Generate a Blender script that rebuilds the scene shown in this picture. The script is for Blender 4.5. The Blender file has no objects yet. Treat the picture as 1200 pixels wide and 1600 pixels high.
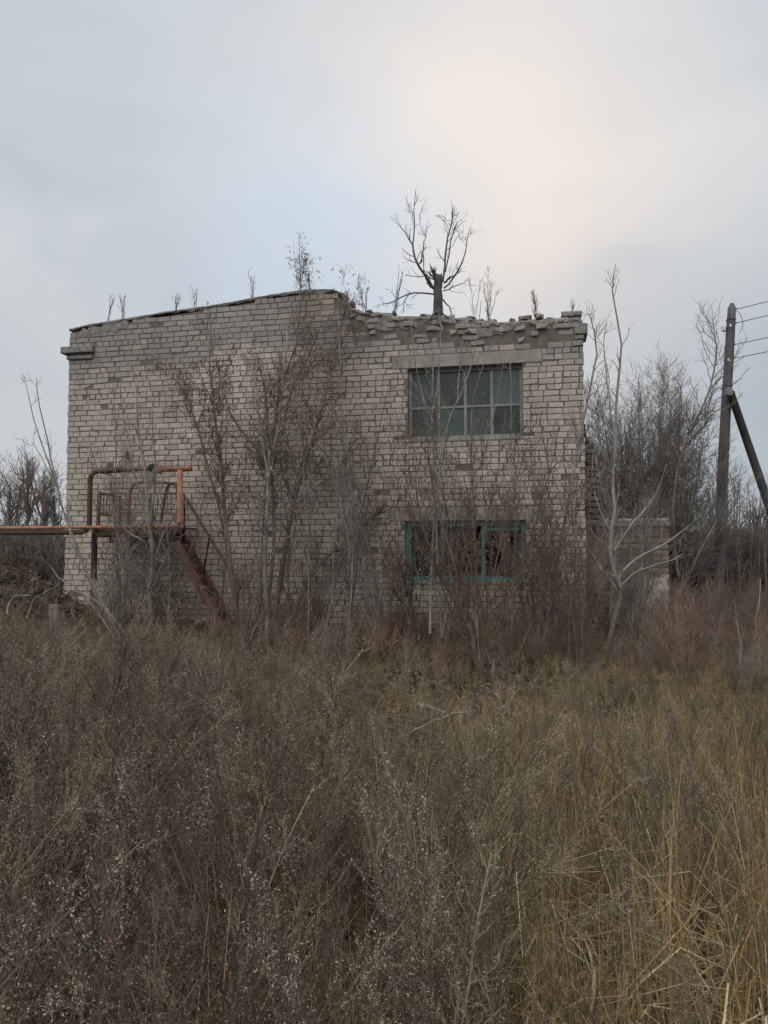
import bpy, bmesh, math, random
import numpy as np
from mathutils import Vector, Matrix, noise as mnoise

random.seed(7)
RNG = np.random.default_rng(11)
SC = bpy.context.scene
COL = SC.collection

# ------------------------------------------------------------------ camera
F_PX, CAM_Z = 1155.0, 1.6
PITCH = math.atan(62 / F_PX)
cam_d = bpy.data.cameras.new('camera')
cam_d.sensor_fit = 'VERTICAL'; cam_d.sensor_height = 36.0; cam_d.lens = 36.0 * F_PX / 1600.0
cam_d.clip_start = 0.05; cam_d.clip_end = 3000
cam = bpy.data.objects.new('camera', cam_d); COL.objects.link(cam)
cam.location = (0, 0, CAM_Z); cam.rotation_euler = (math.pi / 2 + PITCH, 0, 0)
SC.camera = cam

# ------------------------------------------------------------------ light
SUN_EL, SUN_AZ = math.radians(56), math.radians(200)        # sun lamp put high behind the camera, opposite the glow, to brighten the facade
sun_dir = Vector((math.sin(SUN_AZ) * math.cos(SUN_EL), math.cos(SUN_AZ) * math.cos(SUN_EL), math.sin(SUN_EL)))
GLOW_EL, GLOW_AZ = math.radians(25.5), math.radians(6.5)    # thin, bright patch in the cloud layer ahead
glow_dir = Vector((math.sin(GLOW_AZ) * math.cos(GLOW_EL), math.cos(GLOW_AZ) * math.cos(GLOW_EL), math.sin(GLOW_EL)))
world = bpy.data.worlds.new('World'); SC.world = world; world.use_nodes = True
nt = world.node_tree; N = nt.nodes; L = nt.links
N.clear()
w_out = N.new('ShaderNodeOutputWorld'); w_bg = N.new('ShaderNodeBackground')
w_bg.inputs['Strength'].default_value = 0.1
sky = N.new('ShaderNodeTexSky'); sky.sky_type = 'NISHITA'; sky.sun_disc = False
sky.sun_elevation = SUN_EL; sky.sun_rotation = SUN_AZ; sky.air_density = 1.0; sky.dust_density = 2.0
w_tc = N.new('ShaderNodeTexCoord')
def wmath(op, a, b=None, c=None):
    n = N.new('ShaderNodeMath'); n.operation = op
    for i, v in enumerate((a, b, c)):
        if v is None: continue
        if isinstance(v, (int, float)): n.inputs[i].default_value = v
        else: L.new(v, n.inputs[i])
    return n.outputs[0]
def wmix(fac, a, b, mode='MIX'):
    n = N.new('ShaderNodeMix'); n.data_type = 'RGBA'; n.blend_type = mode
    for s, v in ((n.inputs[0], fac), (n.inputs[6], a), (n.inputs[7], b)):
        if isinstance(v, (int, float)): s.default_value = v
        elif isinstance(v, tuple): s.default_value = v
        else: L.new(v, s)
    return n.outputs[2]
def wramp(fac, stops, interp='EASE'):
    n = N.new('ShaderNodeValToRGB'); n.color_ramp.interpolation = interp
    e = n.color_ramp.elements
    while len(e) < len(stops): e.new(0.5)
    for el, (p, c) in zip(e, stops): el.position = p; el.color = c if isinstance(c, tuple) else (c, c, c, 1)
    L.new(fac, n.inputs[0]); return n.outputs[0]
w_map = N.new('ShaderNodeMapping'); w_map.inputs['Scale'].default_value = (1.0, 1.0, 2.2)
w_map.inputs['Location'].default_value = (0.35, 0.1, 0.2)
L.new(w_tc.outputs['Generated'], w_map.inputs[0])
w_n1 = N.new('ShaderNodeTexNoise'); w_n1.inputs['Scale'].default_value = 1.5; w_n1.inputs['Detail'].default_value = 7.0
w_n1.inputs['Roughness'].default_value = 0.47; w_n1.inputs['Distortion'].default_value = 0.4
L.new(w_map.outputs[0], w_n1.inputs['Vector'])
w_n2 = N.new('ShaderNodeTexNoise'); w_n2.inputs['Scale'].default_value = 2.6; w_n2.inputs['Detail'].default_value = 3.0
w_n2.inputs['Roughness'].default_value = 0.45; w_n2.inputs['Distortion'].default_value = 0.5
w_map2 = N.new('ShaderNodeMapping'); w_map2.inputs['Location'].default_value = (3.1, 1.7, 5.2); w_map2.inputs['Scale'].default_value = (1, 1, 1.5)
L.new(w_tc.outputs['Generated'], w_map2.inputs[0]); L.new(w_map2.outputs[0], w_n2.inputs['Vector'])
cloud = wramp(w_n1.outputs[0], [(0.32, (2.95, 3.35, 3.75, 1)), (0.50, (3.4, 3.72, 4.05, 1)), (0.68, (4.2, 4.35, 4.5, 1))])
w_dot = N.new('ShaderNodeVectorMath'); w_dot.operation = 'DOT_PRODUCT'
w_nrm = N.new('ShaderNodeVectorMath'); w_nrm.operation = 'NORMALIZE'
L.new(w_tc.outputs['Generated'], w_nrm.inputs[0]); L.new(w_nrm.outputs[0], w_dot.inputs[0])
w_dot.inputs[1].default_value = glow_dir
glow_in = wmath('ADD', w_dot.outputs['Value'], wmath('MULTIPLY', wmath('SUBTRACT', w_n2.outputs[0], 0.5), 0.07))
glow = wramp(glow_in, [(0.91, 0.0), (0.955, 0.2), (0.984, 0.6), (1.0, 0.95)], 'B_SPLINE')       # where the layer is thin
cloud = wmix(glow, cloud, (6.0, 5.3, 4.75, 1))
w_dot2 = N.new('ShaderNodeVectorMath'); w_dot2.operation = 'DOT_PRODUCT'; L.new(w_nrm.outputs[0], w_dot2.inputs[0])
GAP_EL, GAP_AZ = math.radians(21.5), math.radians(-5.5)      # a gap where pale blue shows through
w_dot2.inputs[1].default_value = (math.sin(GAP_AZ) * math.cos(GAP_EL), math.cos(GAP_AZ) * math.cos(GAP_EL), math.sin(GAP_EL))
gap_in = wmath('ADD', w_dot2.outputs['Value'], wmath('MULTIPLY', wmath('SUBTRACT', w_n1.outputs[0], 0.5), 0.04))
gap = wramp(gap_in, [(0.965, 0.0), (0.99, 0.4), (1.0, 0.85)], 'B_SPLINE')
cloud = wmix(gap, cloud, (3.6, 4.4, 5.2, 1))
cover = wramp(w_n2.outputs[0], [(0.28, 0.86), (0.46, 0.985)])             # thin spots let the blue through
skyc = wmix(cover, sky.outputs[0], cloud)
# an overcast layer is somewhat brighter overhead
w_sep = N.new('ShaderNodeSeparateXYZ'); L.new(w_nrm.outputs[0], w_sep.inputs[0])
zen = wmath('ADD', 1.0, wmath('MULTIPLY', wmath('MAXIMUM', w_sep.outputs['Z'], 0.0), 0.5))
w_sc = N.new('ShaderNodeVectorMath'); w_sc.operation = 'SCALE'
L.new(skyc, w_sc.inputs[0]); L.new(zen, w_sc.inputs['Scale'])
L.new(w_sc.outputs[0], w_bg.inputs['Color']); L.new(w_bg.outputs[0], w_out.inputs['Surface'])
sun_d = bpy.data.lights.new('sun', 'SUN'); sun_d.energy = 1.5; sun_d.angle = math.radians(75); sun_d.color = (1, 0.94, 0.86)
sun = bpy.data.objects.new('sun', sun_d); COL.objects.link(sun)
sun.rotation_euler = sun_dir.to_track_quat('Z', 'Y').to_euler(); sun.location = sun_dir * 60
SC.view_settings.view_transform = 'Standard'; SC.view_settings.look = 'None'
SC.view_settings.exposure = 0.38; SC.view_settings.gamma = 1.0
SC.render.engine = 'CYCLES'
SC.cycles.use_denoising = True
SC.cycles.max_bounces = 6; SC.cycles.diffuse_bounces = 3; SC.cycles.transparent_max_bounces = 8

# ------------------------------------------------------------------ geometry of the place
TH = math.radians(12)                                                   # the front wall turns away to the left
CT, ST = math.cos(TH), math.sin(TH)
WALL_Y = 12.4
def ray(px, py):
    dx = (px - 600) / F_PX; dy = (800 - py) / F_PX
    return Vector((dx, math.cos(PITCH) - dy * math.sin(PITCH), math.sin(PITCH) + dy * math.cos(PITCH)))
def at(px, py, Y):
    r = ray(px, py); k = Y / r.y
    return Vector((r.x * k, Y, CAM_Z + r.z * k))
def W(px, py, t=0.0):
    """(along the wall, up) of a photo point seen on the plane t metres behind the front wall's face"""
    r = ray(px, py)
    # plane: (P - O).n = t ; O=(0,WALL_Y), n=(ST,CT)
    k = (WALL_Y * CT + t) / (r.x * ST + r.y * CT)
    P = Vector((0, 0, CAM_Z)) + r * k
    return P.x * CT - (P.y - WALL_Y) * ST, P.z
def wl(s, t, z):
    """wall coordinates -> world"""
    return Vector((s * CT + t * ST, WALL_Y - s * ST + t * CT, z))
def ground_z(x, y):
    z = 0.36 * min(max((y - 4.5) / 7.5, 0), 1)
    if y > 12: z += min(0.035 * (y - 12), 0.75)
    z += 0.35 * math.exp(-((x - 8.0) / 3.0) ** 2 - ((y - 15) / 4.0) ** 2)
    # heap of earth by the left corner
    z += 1.08 * math.exp(-((x + 5.95) / 1.3) ** 2 - ((y - 11.4) / 0.95) ** 2)
    z += 0.05 * mnoise.noise(Vector((x * 0.6, y * 0.6, 1.3))) + 0.025 * mnoise.noise(Vector((x * 2.1, y * 2.1, 4.3)))
    if y < 3: z -= 0.0
    return z

# ------------------------------------------------------------------ materials
MATS = {}
def mat(name, col, col2=None, rough=0.85, scale=8.0, bump=0.0, bscale=40.0, rnd=0.0, coords='Object', metal=0.0, spec=0.3, attr=None, detail=5.0, stretch=None):
    m = bpy.data.materials.new(name); m.use_nodes = True; t = m.node_tree; n = t.nodes; l = t.links
    b = n['Principled BSDF']; b.inputs['Roughness'].default_value = rough; b.inputs['Metallic'].default_value = metal
    b.inputs['Specular IOR Level'].default_value = spec
    tc = n.new('ShaderNodeTexCoord')
    nz = n.new('ShaderNodeTexNoise'); nz.inputs['Scale'].default_value = scale; nz.inputs['Detail'].default_value = detail
    nz.inputs['Roughness'].default_value = 0.62
    src = tc.outputs[coords]
    if stretch:
        mp_ = n.new('ShaderNodeMapping'); mp_.inputs['Scale'].default_value = stretch; l.new(src, mp_.inputs[0]); src = mp_.outputs[0]
    l.new(src, nz.inputs['Vector'])
    rp = n.new('ShaderNodeValToRGB'); rp.color_ramp.elements[0].position = 0.33; rp.color_ramp.elements[1].position = 0.68
    c2 = col2 or tuple(c * 0.6 for c in col)
    rp.color_ramp.elements[0].color = (*c2, 1); rp.color_ramp.elements[1].color = (*col, 1)
    l.new(nz.outputs[0], rp.inputs[0])
    out = rp.outputs[0]
    if attr:
        a = n.new('ShaderNodeAttribute'); a.attribute_name = attr
        mx = n.new('ShaderNodeMix'); mx.data_type = 'RGBA'; mx.blend_type = 'MULTIPLY'; mx.inputs[0].default_value = 1.0
        l.new(out, mx.inputs[6]); l.new(a.outputs['Color'], mx.inputs[7]); out = mx.outputs[2]
    if rnd:
        oi = n.new('ShaderNodeObjectInfo'); mr = n.new('ShaderNodeMapRange')
        mr.inputs['To Min'].default_value = 1 - rnd; mr.inputs['To Max'].default_value = 1 + rnd
        l.new(oi.outputs['Random'], mr.inputs[0])
        vs = n.new('ShaderNodeVectorMath'); vs.operation = 'SCALE'; l.new(out, vs.inputs[0]); l.new(mr.outputs[0], vs.inputs['Scale']); out = vs.outputs[0]
    l.new(out, b.inputs['Base Color'])
    if bump:
        bn = n.new('ShaderNodeTexNoise'); bn.inputs['Scale'].default_value = bscale; bn.inputs['Detail'].default_value = 5
        l.new(tc.outputs[coords], bn.inputs['Vector'])
        bp = n.new('ShaderNodeBump'); bp.inputs['Strength'].default_value = bump; bp.inputs['Distance'].default_value = 0.01
        l.new(bn.outputs[0], bp.inputs['Height']); l.new(bp.outputs[0], b.inputs['Normal'])
    MATS[name] = m
    return m
# bricks carry their own tint (clay batch, soot, wear) in the attribute "tint"
mat('silicate_brick', (1.0, 1.0, 1.0), (0.72, 0.70, 0.69), 0.92, 26, 0.5, 90, coords='Object', attr='tint')
mat('mortar', (0.185, 0.16, 0.138), (0.105, 0.092, 0.08), 0.95, 9, 0.6, 60)
mat('old_mortar', (0.3, 0.28, 0.258), (0.13, 0.122, 0.115), 0.95, 11, 1.0, 22)
mat('concrete', (0.34, 0.315, 0.285), (0.22, 0.20, 0.18), 0.9, 6, 0.4, 50)
mat('plaster', (0.37, 0.31, 0.24), (0.23, 0.185, 0.14), 0.95, 5, 0.5, 40)
mat('pale_plaster', (0.5, 0.46, 0.4), (0.31, 0.275, 0.235), 0.95, 5, 0.5, 40)
mat('side_brick', (0.36, 0.31, 0.27), (0.16, 0.14, 0.12), 0.95, 5, 0.6, 30)
mat('grey_paint', (0.27, 0.28, 0.265), (0.17, 0.178, 0.168), 0.7, 14, 0.3, 80)
mat('teal_paint', (0.05, 0.38, 0.39), (0.09, 0.25, 0.245), 0.65, 10, 0.4, 70)
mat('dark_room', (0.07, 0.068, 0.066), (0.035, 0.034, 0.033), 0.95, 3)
mat('rust', (0.2, 0.1, 0.07), (0.095, 0.055, 0.045), 0.85, 18, 0.4, 120, coords='Object')
mat('brown_paint', (0.1, 0.062, 0.053), (0.06, 0.043, 0.038), 0.6, 14, 0.3, 90)
mat('orange_paint', (0.46, 0.215, 0.12), (0.20, 0.088, 0.052), 0.75, 9, 0.3, 90)
mat('black_wrap', (0.02, 0.019, 0.02), (0.01, 0.01, 0.01), 0.8, 20, 0.6, 60)
mat('pole_wood', (0.135, 0.132, 0.138), (0.07, 0.068, 0.07), 0.9, 14, 0.6, 40, stretch=(1, 1, 0.06))
mat('grey_box', (0.28, 0.28, 0.28), (0.2, 0.2, 0.2), 0.6, 8)
mat('porcelain', (0.55, 0.55, 0.55), (0.4, 0.4, 0.4), 0.3, 8)
mat('wire', (0.05, 0.05, 0.055), (0.04, 0.04, 0.04), 0.7, 8)
mat('bark_grey', (0.31, 0.285, 0.255), (0.155, 0.138, 0.123), 0.9, 5, 0.4, 40, coords='Object')
mat('bark_brown', (0.19, 0.15, 0.125), (0.105, 0.082, 0.068), 0.9, 5, 0.4, 40, coords='Object')
mat('bark_red', (0.17, 0.12, 0.095), (0.095, 0.068, 0.055), 0.9, 4, 0.3, 40, coords='Object')
mat('bark_pale', (0.31, 0.29, 0.262), (0.17, 0.155, 0.14), 0.9, 4, 0.3, 40, coords='Object')
mat('bark_dark', (0.12, 0.105, 0.097), (0.065, 0.057, 0.053), 0.9, 6, 0.6, 40, coords='Object')
mat('bark_bush', (0.27, 0.235, 0.208), (0.155, 0.133, 0.118), 0.9, 4, 0.3, 40)
mat('seed_wing', (0.21, 0.145, 0.108), (0.125, 0.085, 0.064), 0.85, 3, coords='Object')
mat('soil', (0.08, 0.058, 0.043), (0.032, 0.024, 0.019), 1.0, 3.0, 0.8, 25, coords='Object')
mat('dead_leaf', (0.2, 0.13, 0.09), (0.1, 0.068, 0.05), 0.9, 0.9, rnd=0.0, coords='Object')
mat('worm_stem', (0.2, 0.158, 0.112), (0.105, 0.082, 0.058), 0.9, 2, rnd=0.45)
mat('worm_seed', (0.47, 0.41, 0.295), (0.27, 0.232, 0.168), 0.9, 5, rnd=0.40)
mat('worm_grey', (0.48, 0.44, 0.355), (0.29, 0.262, 0.21), 0.9, 5, rnd=0.35)
mat('straw', (0.425, 0.31, 0.155), (0.205, 0.145, 0.072), 0.8, 3, rnd=0.45)
mat('pale_straw', (0.6, 0.51, 0.35), (0.36, 0.28, 0.17), 0.8, 3, rnd=0.35)
mat('green_blade', (0.075, 0.095, 0.035), (0.045, 0.055, 0.022), 0.8, 3, rnd=0.4)
mat('far_twig', (0.185, 0.155, 0.138), (0.115, 0.097, 0.087), 0.95, 2, rnd=0.35)
mat('far_twig_red', (0.17, 0.128, 0.108), (0.1, 0.076, 0.064), 0.95, 2, rnd=0.35)
def glass_mat():
    m = bpy.data.materials.new('dusty_glass'); m.use_nodes = True; t = m.node_tree; n = t.nodes; l = t.links
    b = n['Principled BSDF']; b.inputs['Roughness'].default_value = 0.28; b.inputs['Specular IOR Level'].default_value = 0.5
    tc = n.new('ShaderNodeTexCoord'); nz = n.new('ShaderNodeTexNoise'); nz.inputs['Scale'].default_value = 2.2; nz.inputs['Detail'].default_value = 6
    l.new(tc.outputs['Object'], nz.inputs['Vector'])
    rp = n.new('ShaderNodeValToRGB'); rp.color_ramp.elements[0].position = 0.3; rp.color_ramp.elements[1].position = 0.75
    rp.color_ramp.elements[0].color = (0.042, 0.068, 0.064, 1); rp.color_ramp.elements[1].color = (0.08, 0.112, 0.103, 1)
    l.new(nz.outputs[0], rp.inputs[0]); l.new(rp.outputs[0], b.inputs['Base Color'])
    oi = n.new('ShaderNodeObjectInfo'); mr = n.new('ShaderNodeMapRange'); mr.inputs['To Min'].default_value = 0.45; mr.inputs['To Max'].default_value = 1.25; l.new(oi.outputs['Random'], mr.inputs[0])
    vs = n.new('ShaderNodeVectorMath'); vs.operation = 'SCALE'; l.new(rp.outputs[0], vs.inputs[0]); l.new(mr.outputs[0], vs.inputs['Scale']); l.new(vs.outputs[0], b.inputs['Base Color'])
    tr = n.new('ShaderNodeBsdfTransparent'); tr.inputs[0].default_value = (0.75, 0.85, 0.82, 1)
    mx = n.new('ShaderNodeMixShader'); mx.inputs[0].default_value = 0.82
    l.new(tr.outputs[0], mx.inputs[1]); l.new(b.outputs[0], mx.inputs[2]); l.new(mx.outputs[0], n['Material Output'].inputs['Surface'])
    MATS['dusty_glass'] = m
glass_mat()

# ------------------------------------------------------------------ builders
def link(name, mesh, parent=None, loc=None, material=None):
    o = bpy.data.objects.new(name, mesh); COL.objects.link(o)
    if parent: o.parent = parent
    if loc is not None: o.location = loc
    if material and mesh and not mesh.materials: mesh.materials.append(MATS[material])
    return o
def tag(o, label, cat, group=None):
    o['label'] = label; o['category'] = cat
    if group: o['group'] = group
    return o
def thing(name, label, cat, loc=(0, 0, 0), rz=0, group=None):
    o = bpy.data.objects.new(name, None); COL.objects.link(o); o.empty_display_size = 0.2
    o.location = loc; o.rotation_euler = (0, 0, rz)
    return tag(o, label, cat, group)
def mesh_np(name, V, Q=None, T=None, smooth=False, mats=None, midx=None):
    """fast mesh from arrays of vertices, quads and triangles"""
    me = bpy.data.meshes.new(name)
    Q = np.zeros((0, 4), np.int32) if Q is None or len(Q) == 0 else np.asarray(Q, np.int32)
    T = np.zeros((0, 3), np.int32) if T is None or len(T) == 0 else np.asarray(T, np.int32)
    V = np.asarray(V, np.float32)
    me.vertices.add(len(V)); me.vertices.foreach_set('co', V.ravel())
    nl = Q.size + T.size; me.loops.add(nl)
    me.loops.foreach_set('vertex_index', np.concatenate([Q.ravel(), T.ravel()]))
    npoly = len(Q) + len(T); me.polygons.add(npoly)
    starts = np.concatenate([np.arange(len(Q)) * 4, Q.size + np.arange(len(T)) * 3]).astype(np.int32)
    me.polygons.foreach_set('loop_start', starts)
    me.polygons.foreach_set('use_smooth', np.full(npoly, bool(smooth)))
    for m in mats or []: me.materials.append(MATS[m])
    if midx is not None: me.polygons.foreach_set('material_index', np.asarray(midx, np.int32))
    me.update(calc_edges=True); me.validate()
    return me
class Tubes:
    """collects tapered tubes and small blades; everything in world or local coordinates"""
    def __init__(s): s.by = {}; s.V = []; s.Q = []; s.T = []; s.n = 0
    def add(s, pts, rad, n=4):
        pts = np.asarray(pts, np.float32); rad = np.asarray(rad, np.float32)
        s.by.setdefault((pts.shape[0], n), []).append((pts[None], rad[None]))
    def add_many(s, P, R, n=3):
        if len(P): s.by.setdefault((P.shape[1], n), []).append((P.astype(np.float32), R.astype(np.float32)))
    def raw(s, V, Q=None, T=None):
        if Q is not None and len(Q): s.Q.append(np.asarray(Q) + s.n)
        if T is not None and len(T): s.T.append(np.asarray(T) + s.n)
        s.V.append(np.asarray(V, np.float32)); s.n += len(V)
    def flush(s):
        for (k, n), lst in s.by.items():
            P = np.concatenate([a for a, _ in lst]); R = np.concatenate([b for _, b in lst]); m = len(P)
            Tn = np.gradient(P, axis=1); Tn /= np.linalg.norm(Tn, axis=2, keepdims=True) + 1e-9
            d = P[:, -1] - P[:, 0]; d /= np.linalg.norm(d, axis=1, keepdims=True) + 1e-9
            ref = np.where((np.abs(d[:, 2]) < 0.75)[:, None], np.array([[0, 0, 1.]]), np.array([[0.8, 0.6, 0]]))[:, None, :]
            U = np.cross(Tn, ref); U /= np.linalg.norm(U, axis=2, keepdims=True) + 1e-9
            Wv = np.cross(Tn, U)
            a = np.arange(n) * 2 * np.pi / n
            ring = P[:, :, None, :] + R[:, :, None, None] * (np.cos(a)[None, None, :, None] * U[:, :, None, :] + np.sin(a)[None, None, :, None] * Wv[:, :, None, :])
            base = (np.arange(m) * k * n)[:, None, None]
            i = np.arange(k - 1)[None, :, None] * n; j = np.arange(n)[None, None, :]; j2 = (j + 1) % n
            q = np.stack([base + i + j, base + i + j2, base + i + n + j2, base + i + n + j], -1).reshape(-1, 4)
            s.raw(ring.reshape(-1, 3), q)
            if n >= 5:                                   # close the ends of thick ones
                caps = []
                for e in range(m):
                    b0 = e * k * n
                    for q0 in (b0, b0 + (k - 1) * n):
                        for t in range(1, n - 1): caps.append((q0, q0 + t, q0 + t + 1))
                s.T.append(np.asarray(caps) + s.n - m * k * n)
        s.by = {}
    def mesh(s, name, material, smooth=True):
        s.flush()
        V = np.concatenate(s.V) if s.V else np.zeros((0, 3)); Q = np.concatenate(s.Q) if s.Q else None; T = np.concatenate(s.T) if s.T else None
        return mesh_np(name, V, Q, T, smooth, [material])
def resample(pts, k):
    pts = np.asarray([tuple(p) for p in pts], float)
    # Catmull-Rom through the points
    n = len(pts); u = np.linspace(0, n - 1, k); i = np.minimum(u.astype(int), n - 2); f = (u - i)[:, None]
    p0 = pts[np.maximum(i - 1, 0)]; p1 = pts[i]; p2 = pts[i + 1]; p3 = pts[np.minimum(i + 2, n - 1)]
    return 0.5 * ((2 * p1) + (-p0 + p2) * f + (2 * p0 - 5 * p1 + 4 * p2 - p3) * f ** 2 + (-p0 + 3 * p1 - 3 * p2 + p3) * f ** 3)
def sprout(rng, P, R, n, t0, t1, length, ang, up, rs, k=4, rmin=0.0022, flat=None, taper=0.55, wig=0.06, decay=0.55):
    """n side shoots along the path P with radii R -> arrays (n,k,3), (n,k)"""
    if n <= 0: return np.zeros((0, k, 3)), np.zeros((0, k))
    t = t0 + (t1 - t0) * rng.random(n)
    u = t * (len(P) - 1); i = np.minimum(u.astype(int), len(P) - 2); f = (u - i)[:, None]
    b = P[i] * (1 - f) + P[i + 1] * f; r0 = R[i] * (1 - f[:, 0]) + R[i + 1] * f[:, 0]
    tan = P[i + 1] - P[i]; tan /= np.linalg.norm(tan, axis=1, keepdims=True) + 1e-9
    v = rng.normal(size=(n, 3)); v -= (v * tan).sum(1, keepdims=True) * tan; v /= np.linalg.norm(v, axis=1, keepdims=True) + 1e-9
    if flat is not None: v[:, 1] *= flat
    a = ang * (0.6 + 0.8 * rng.random(n))[:, None]
    d = np.cos(a) * tan + np.sin(a) * v
    l = length * (1 - decay * t) * (0.45 + 0.85 * rng.random(n))
    w = np.linspace(0, 1, k)[None, :, None]
    out = b[:, None, :] + d[:, None, :] * (l[:, None, None] * w) + np.array([0, 0, 1.])[None, None, :] * (up * l[:, None, None] * w ** 2)
    out[:, 1:] += rng.normal(size=(n, k - 1, 3)) * (wig * l[:, None, None])
    rr = np.maximum(r0 * rs, rmin)[:, None] * (1 - (1 - taper) * np.linspace(0, 1, k)[None, :])
    return out, rr
def grown(rng, stems, lv1, lv2=None, lv3=None):
    """stems: list of (P,R). lvN = dict for sprout + per-metre count. Returns (tubes of stems, tubes of twigs, twig tips)"""
    tw = Tubes(); tips = []
    cur = stems
    for lv in (lv1, lv2, lv3):
        if lv is None: break
        nxt = []
        lv = dict(lv); per = lv.pop('per'); cnt_min = lv.pop('cmin', 0)
        for P, R in cur:
            ln = np.linalg.norm(np.diff(P, axis=0), axis=1).sum()
            n = max(cnt_min, int(per * ln + rng.random()))
            a, b = sprout(rng, P, R, n, **lv)
            tw.add_many(a, b, 3)
            tips.extend(a[:, -1]); nxt.extend(zip(a, b))
        cur = nxt
    return tw, np.array(tips) if tips else np.zeros((0, 3))
def stem_px(pts, Y, r0, r1, k=10, rng=None, wob=0.05, depth=0.12):
    """a stem through photo points, standing at distance Y; gets depth of its own"""
    rng = rng or RNG
    yy = np.cumsum(rng.normal(size=len(pts)) * depth) if depth else np.zeros(len(pts))
    yy -= yy[0]
    P = [at(x, y, Y + d) for (x, y), d in zip(pts, yy)]
    P = resample(P, k)
    P[1:-1] += rng.normal(size=(k - 2, 3)) * wob * 0.15
    return P, np.linspace(1, 0, k) ** 0.8 * (r0 - r1) + r1
def box_mesh(name, x0, x1, y0, y1, z0, z1, material, bev=0.004):
    bm = bmesh.new()
    M = Matrix.Translation(((x0 + x1) / 2, (y0 + y1) / 2, (z0 + z1) / 2)) @ Matrix.Diagonal((abs(x1 - x0), abs(y1 - y0), abs(z1 - z0), 1))
    bmesh.ops.create_cube(bm, size=1, matrix=M)
    if bev: bmesh.ops.bevel(bm, geom=bm.edges[:], offset=min(bev, 0.3 * min(abs(x1 - x0), abs(y1 - y0), abs(z1 - z0))), segments=1, affect='EDGES')
    me = bpy.data.meshes.new(name); bm.to_mesh(me); bm.free(); me.materials.append(MATS[material]); return me
def bar(name, pts, r, material, parent, n=6, k=None, smooth=True):
    """a round bar or pipe through points (parent-local)"""
    t = Tubes(); P = resample(pts, k) if k else np.asarray([tuple(p) for p in pts], float)
    t.add(P, np.full(len(P), r), n)
    return link(name, t.mesh(name, material, smooth), parent)
def beam(name, a, b, w, h, material, parent):
    """a rectangular bar from a to b"""
    a = Vector(a); b = Vector(b); d = b - a
    me = box_mesh(name, -w / 2, w / 2, -h / 2, h / 2, 0, d.length, material, 0.003)
    q = d.to_track_quat('Z', 'Y'); me.transform(Matrix.Translation(a) @ q.to_matrix().to_4x4())
    return link(name, me, parent)
def structure(o): o['kind'] = 'structure'; return o
def stuff(o): o['kind'] = 'stuff'; return o

# ------------------------------------------------------------------ ground
def axis(lim, fine, step_f, growth):
    a = [0.0]; st = step_f
    while a[-1] < lim:
        if a[-1] > fine: st *= growth
        a.append(a[-1] + st)
    return a
ax = axis(900, 11, 0.16, 1.13); gx = [-v for v in ax[:0:-1]] + ax
gy = [-v for v in axis(60, 2, 0.3, 1.3)[:0:-1]] + axis(1400, 18, 0.16, 1.13)
V = [(x, y, ground_z(x, y)) for y in gy for x in gx]; nx = len(gx)
Q = [(j * nx + i, j * nx + i + 1, (j + 1) * nx + i + 1, (j + 1) * nx + i) for j in range(len(gy) - 1) for i in range(nx - 1)]
ground = structure(link('ground', mesh_np('ground', V, Q, None, True, ['soil'])))

# ------------------------------------------------------------------ the brick building
S0 = W(104, 720)[0]; S1 = W(914, 720)[0]
BW = (S1 - S0) / 36.0; CH = 0.098; ZB = -0.1
roof_px = [(112, 512), (140, 505), (200, 495), (250, 487), (330, 475), (400, 463), (450, 454), (480, 450), (520, 450), (534, 455), (541, 466), (548, 479), (575, 487), (610, 491), (650, 491), (690, 491), (745, 497), (790, 501), (830, 498), (860, 498), (885, 494), (903, 494), (914, 502)]
ROOF = sorted(W(x, y) for x, y in roof_px)
RS = [a for a, _ in ROOF]; RZ = [b for _, b in ROOF]
def roof_z(s): return float(np.interp(s, RS, RZ))
def opening(x0, x1, y0, y1):
    sa = W(x0, (y0 + y1) / 2)[0]; sb = W(x1, (y0 + y1) / 2)[0]; xm = (x0 + x1) / 2
    return sa, sb, W(xm, y1)[1], W(xm, y0)[1]
WIN1 = opening(637, 817, 571, 684); WIN2 = opening(633, 822, 813, 909)
S_PEAK = W(535, 455)[0]
building = thing('brick_building', 'abandoned two-storey pale brick building with a crumbling gable parapet and two windows', 'building', (0, WALL_Y, 0), -TH)
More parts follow.
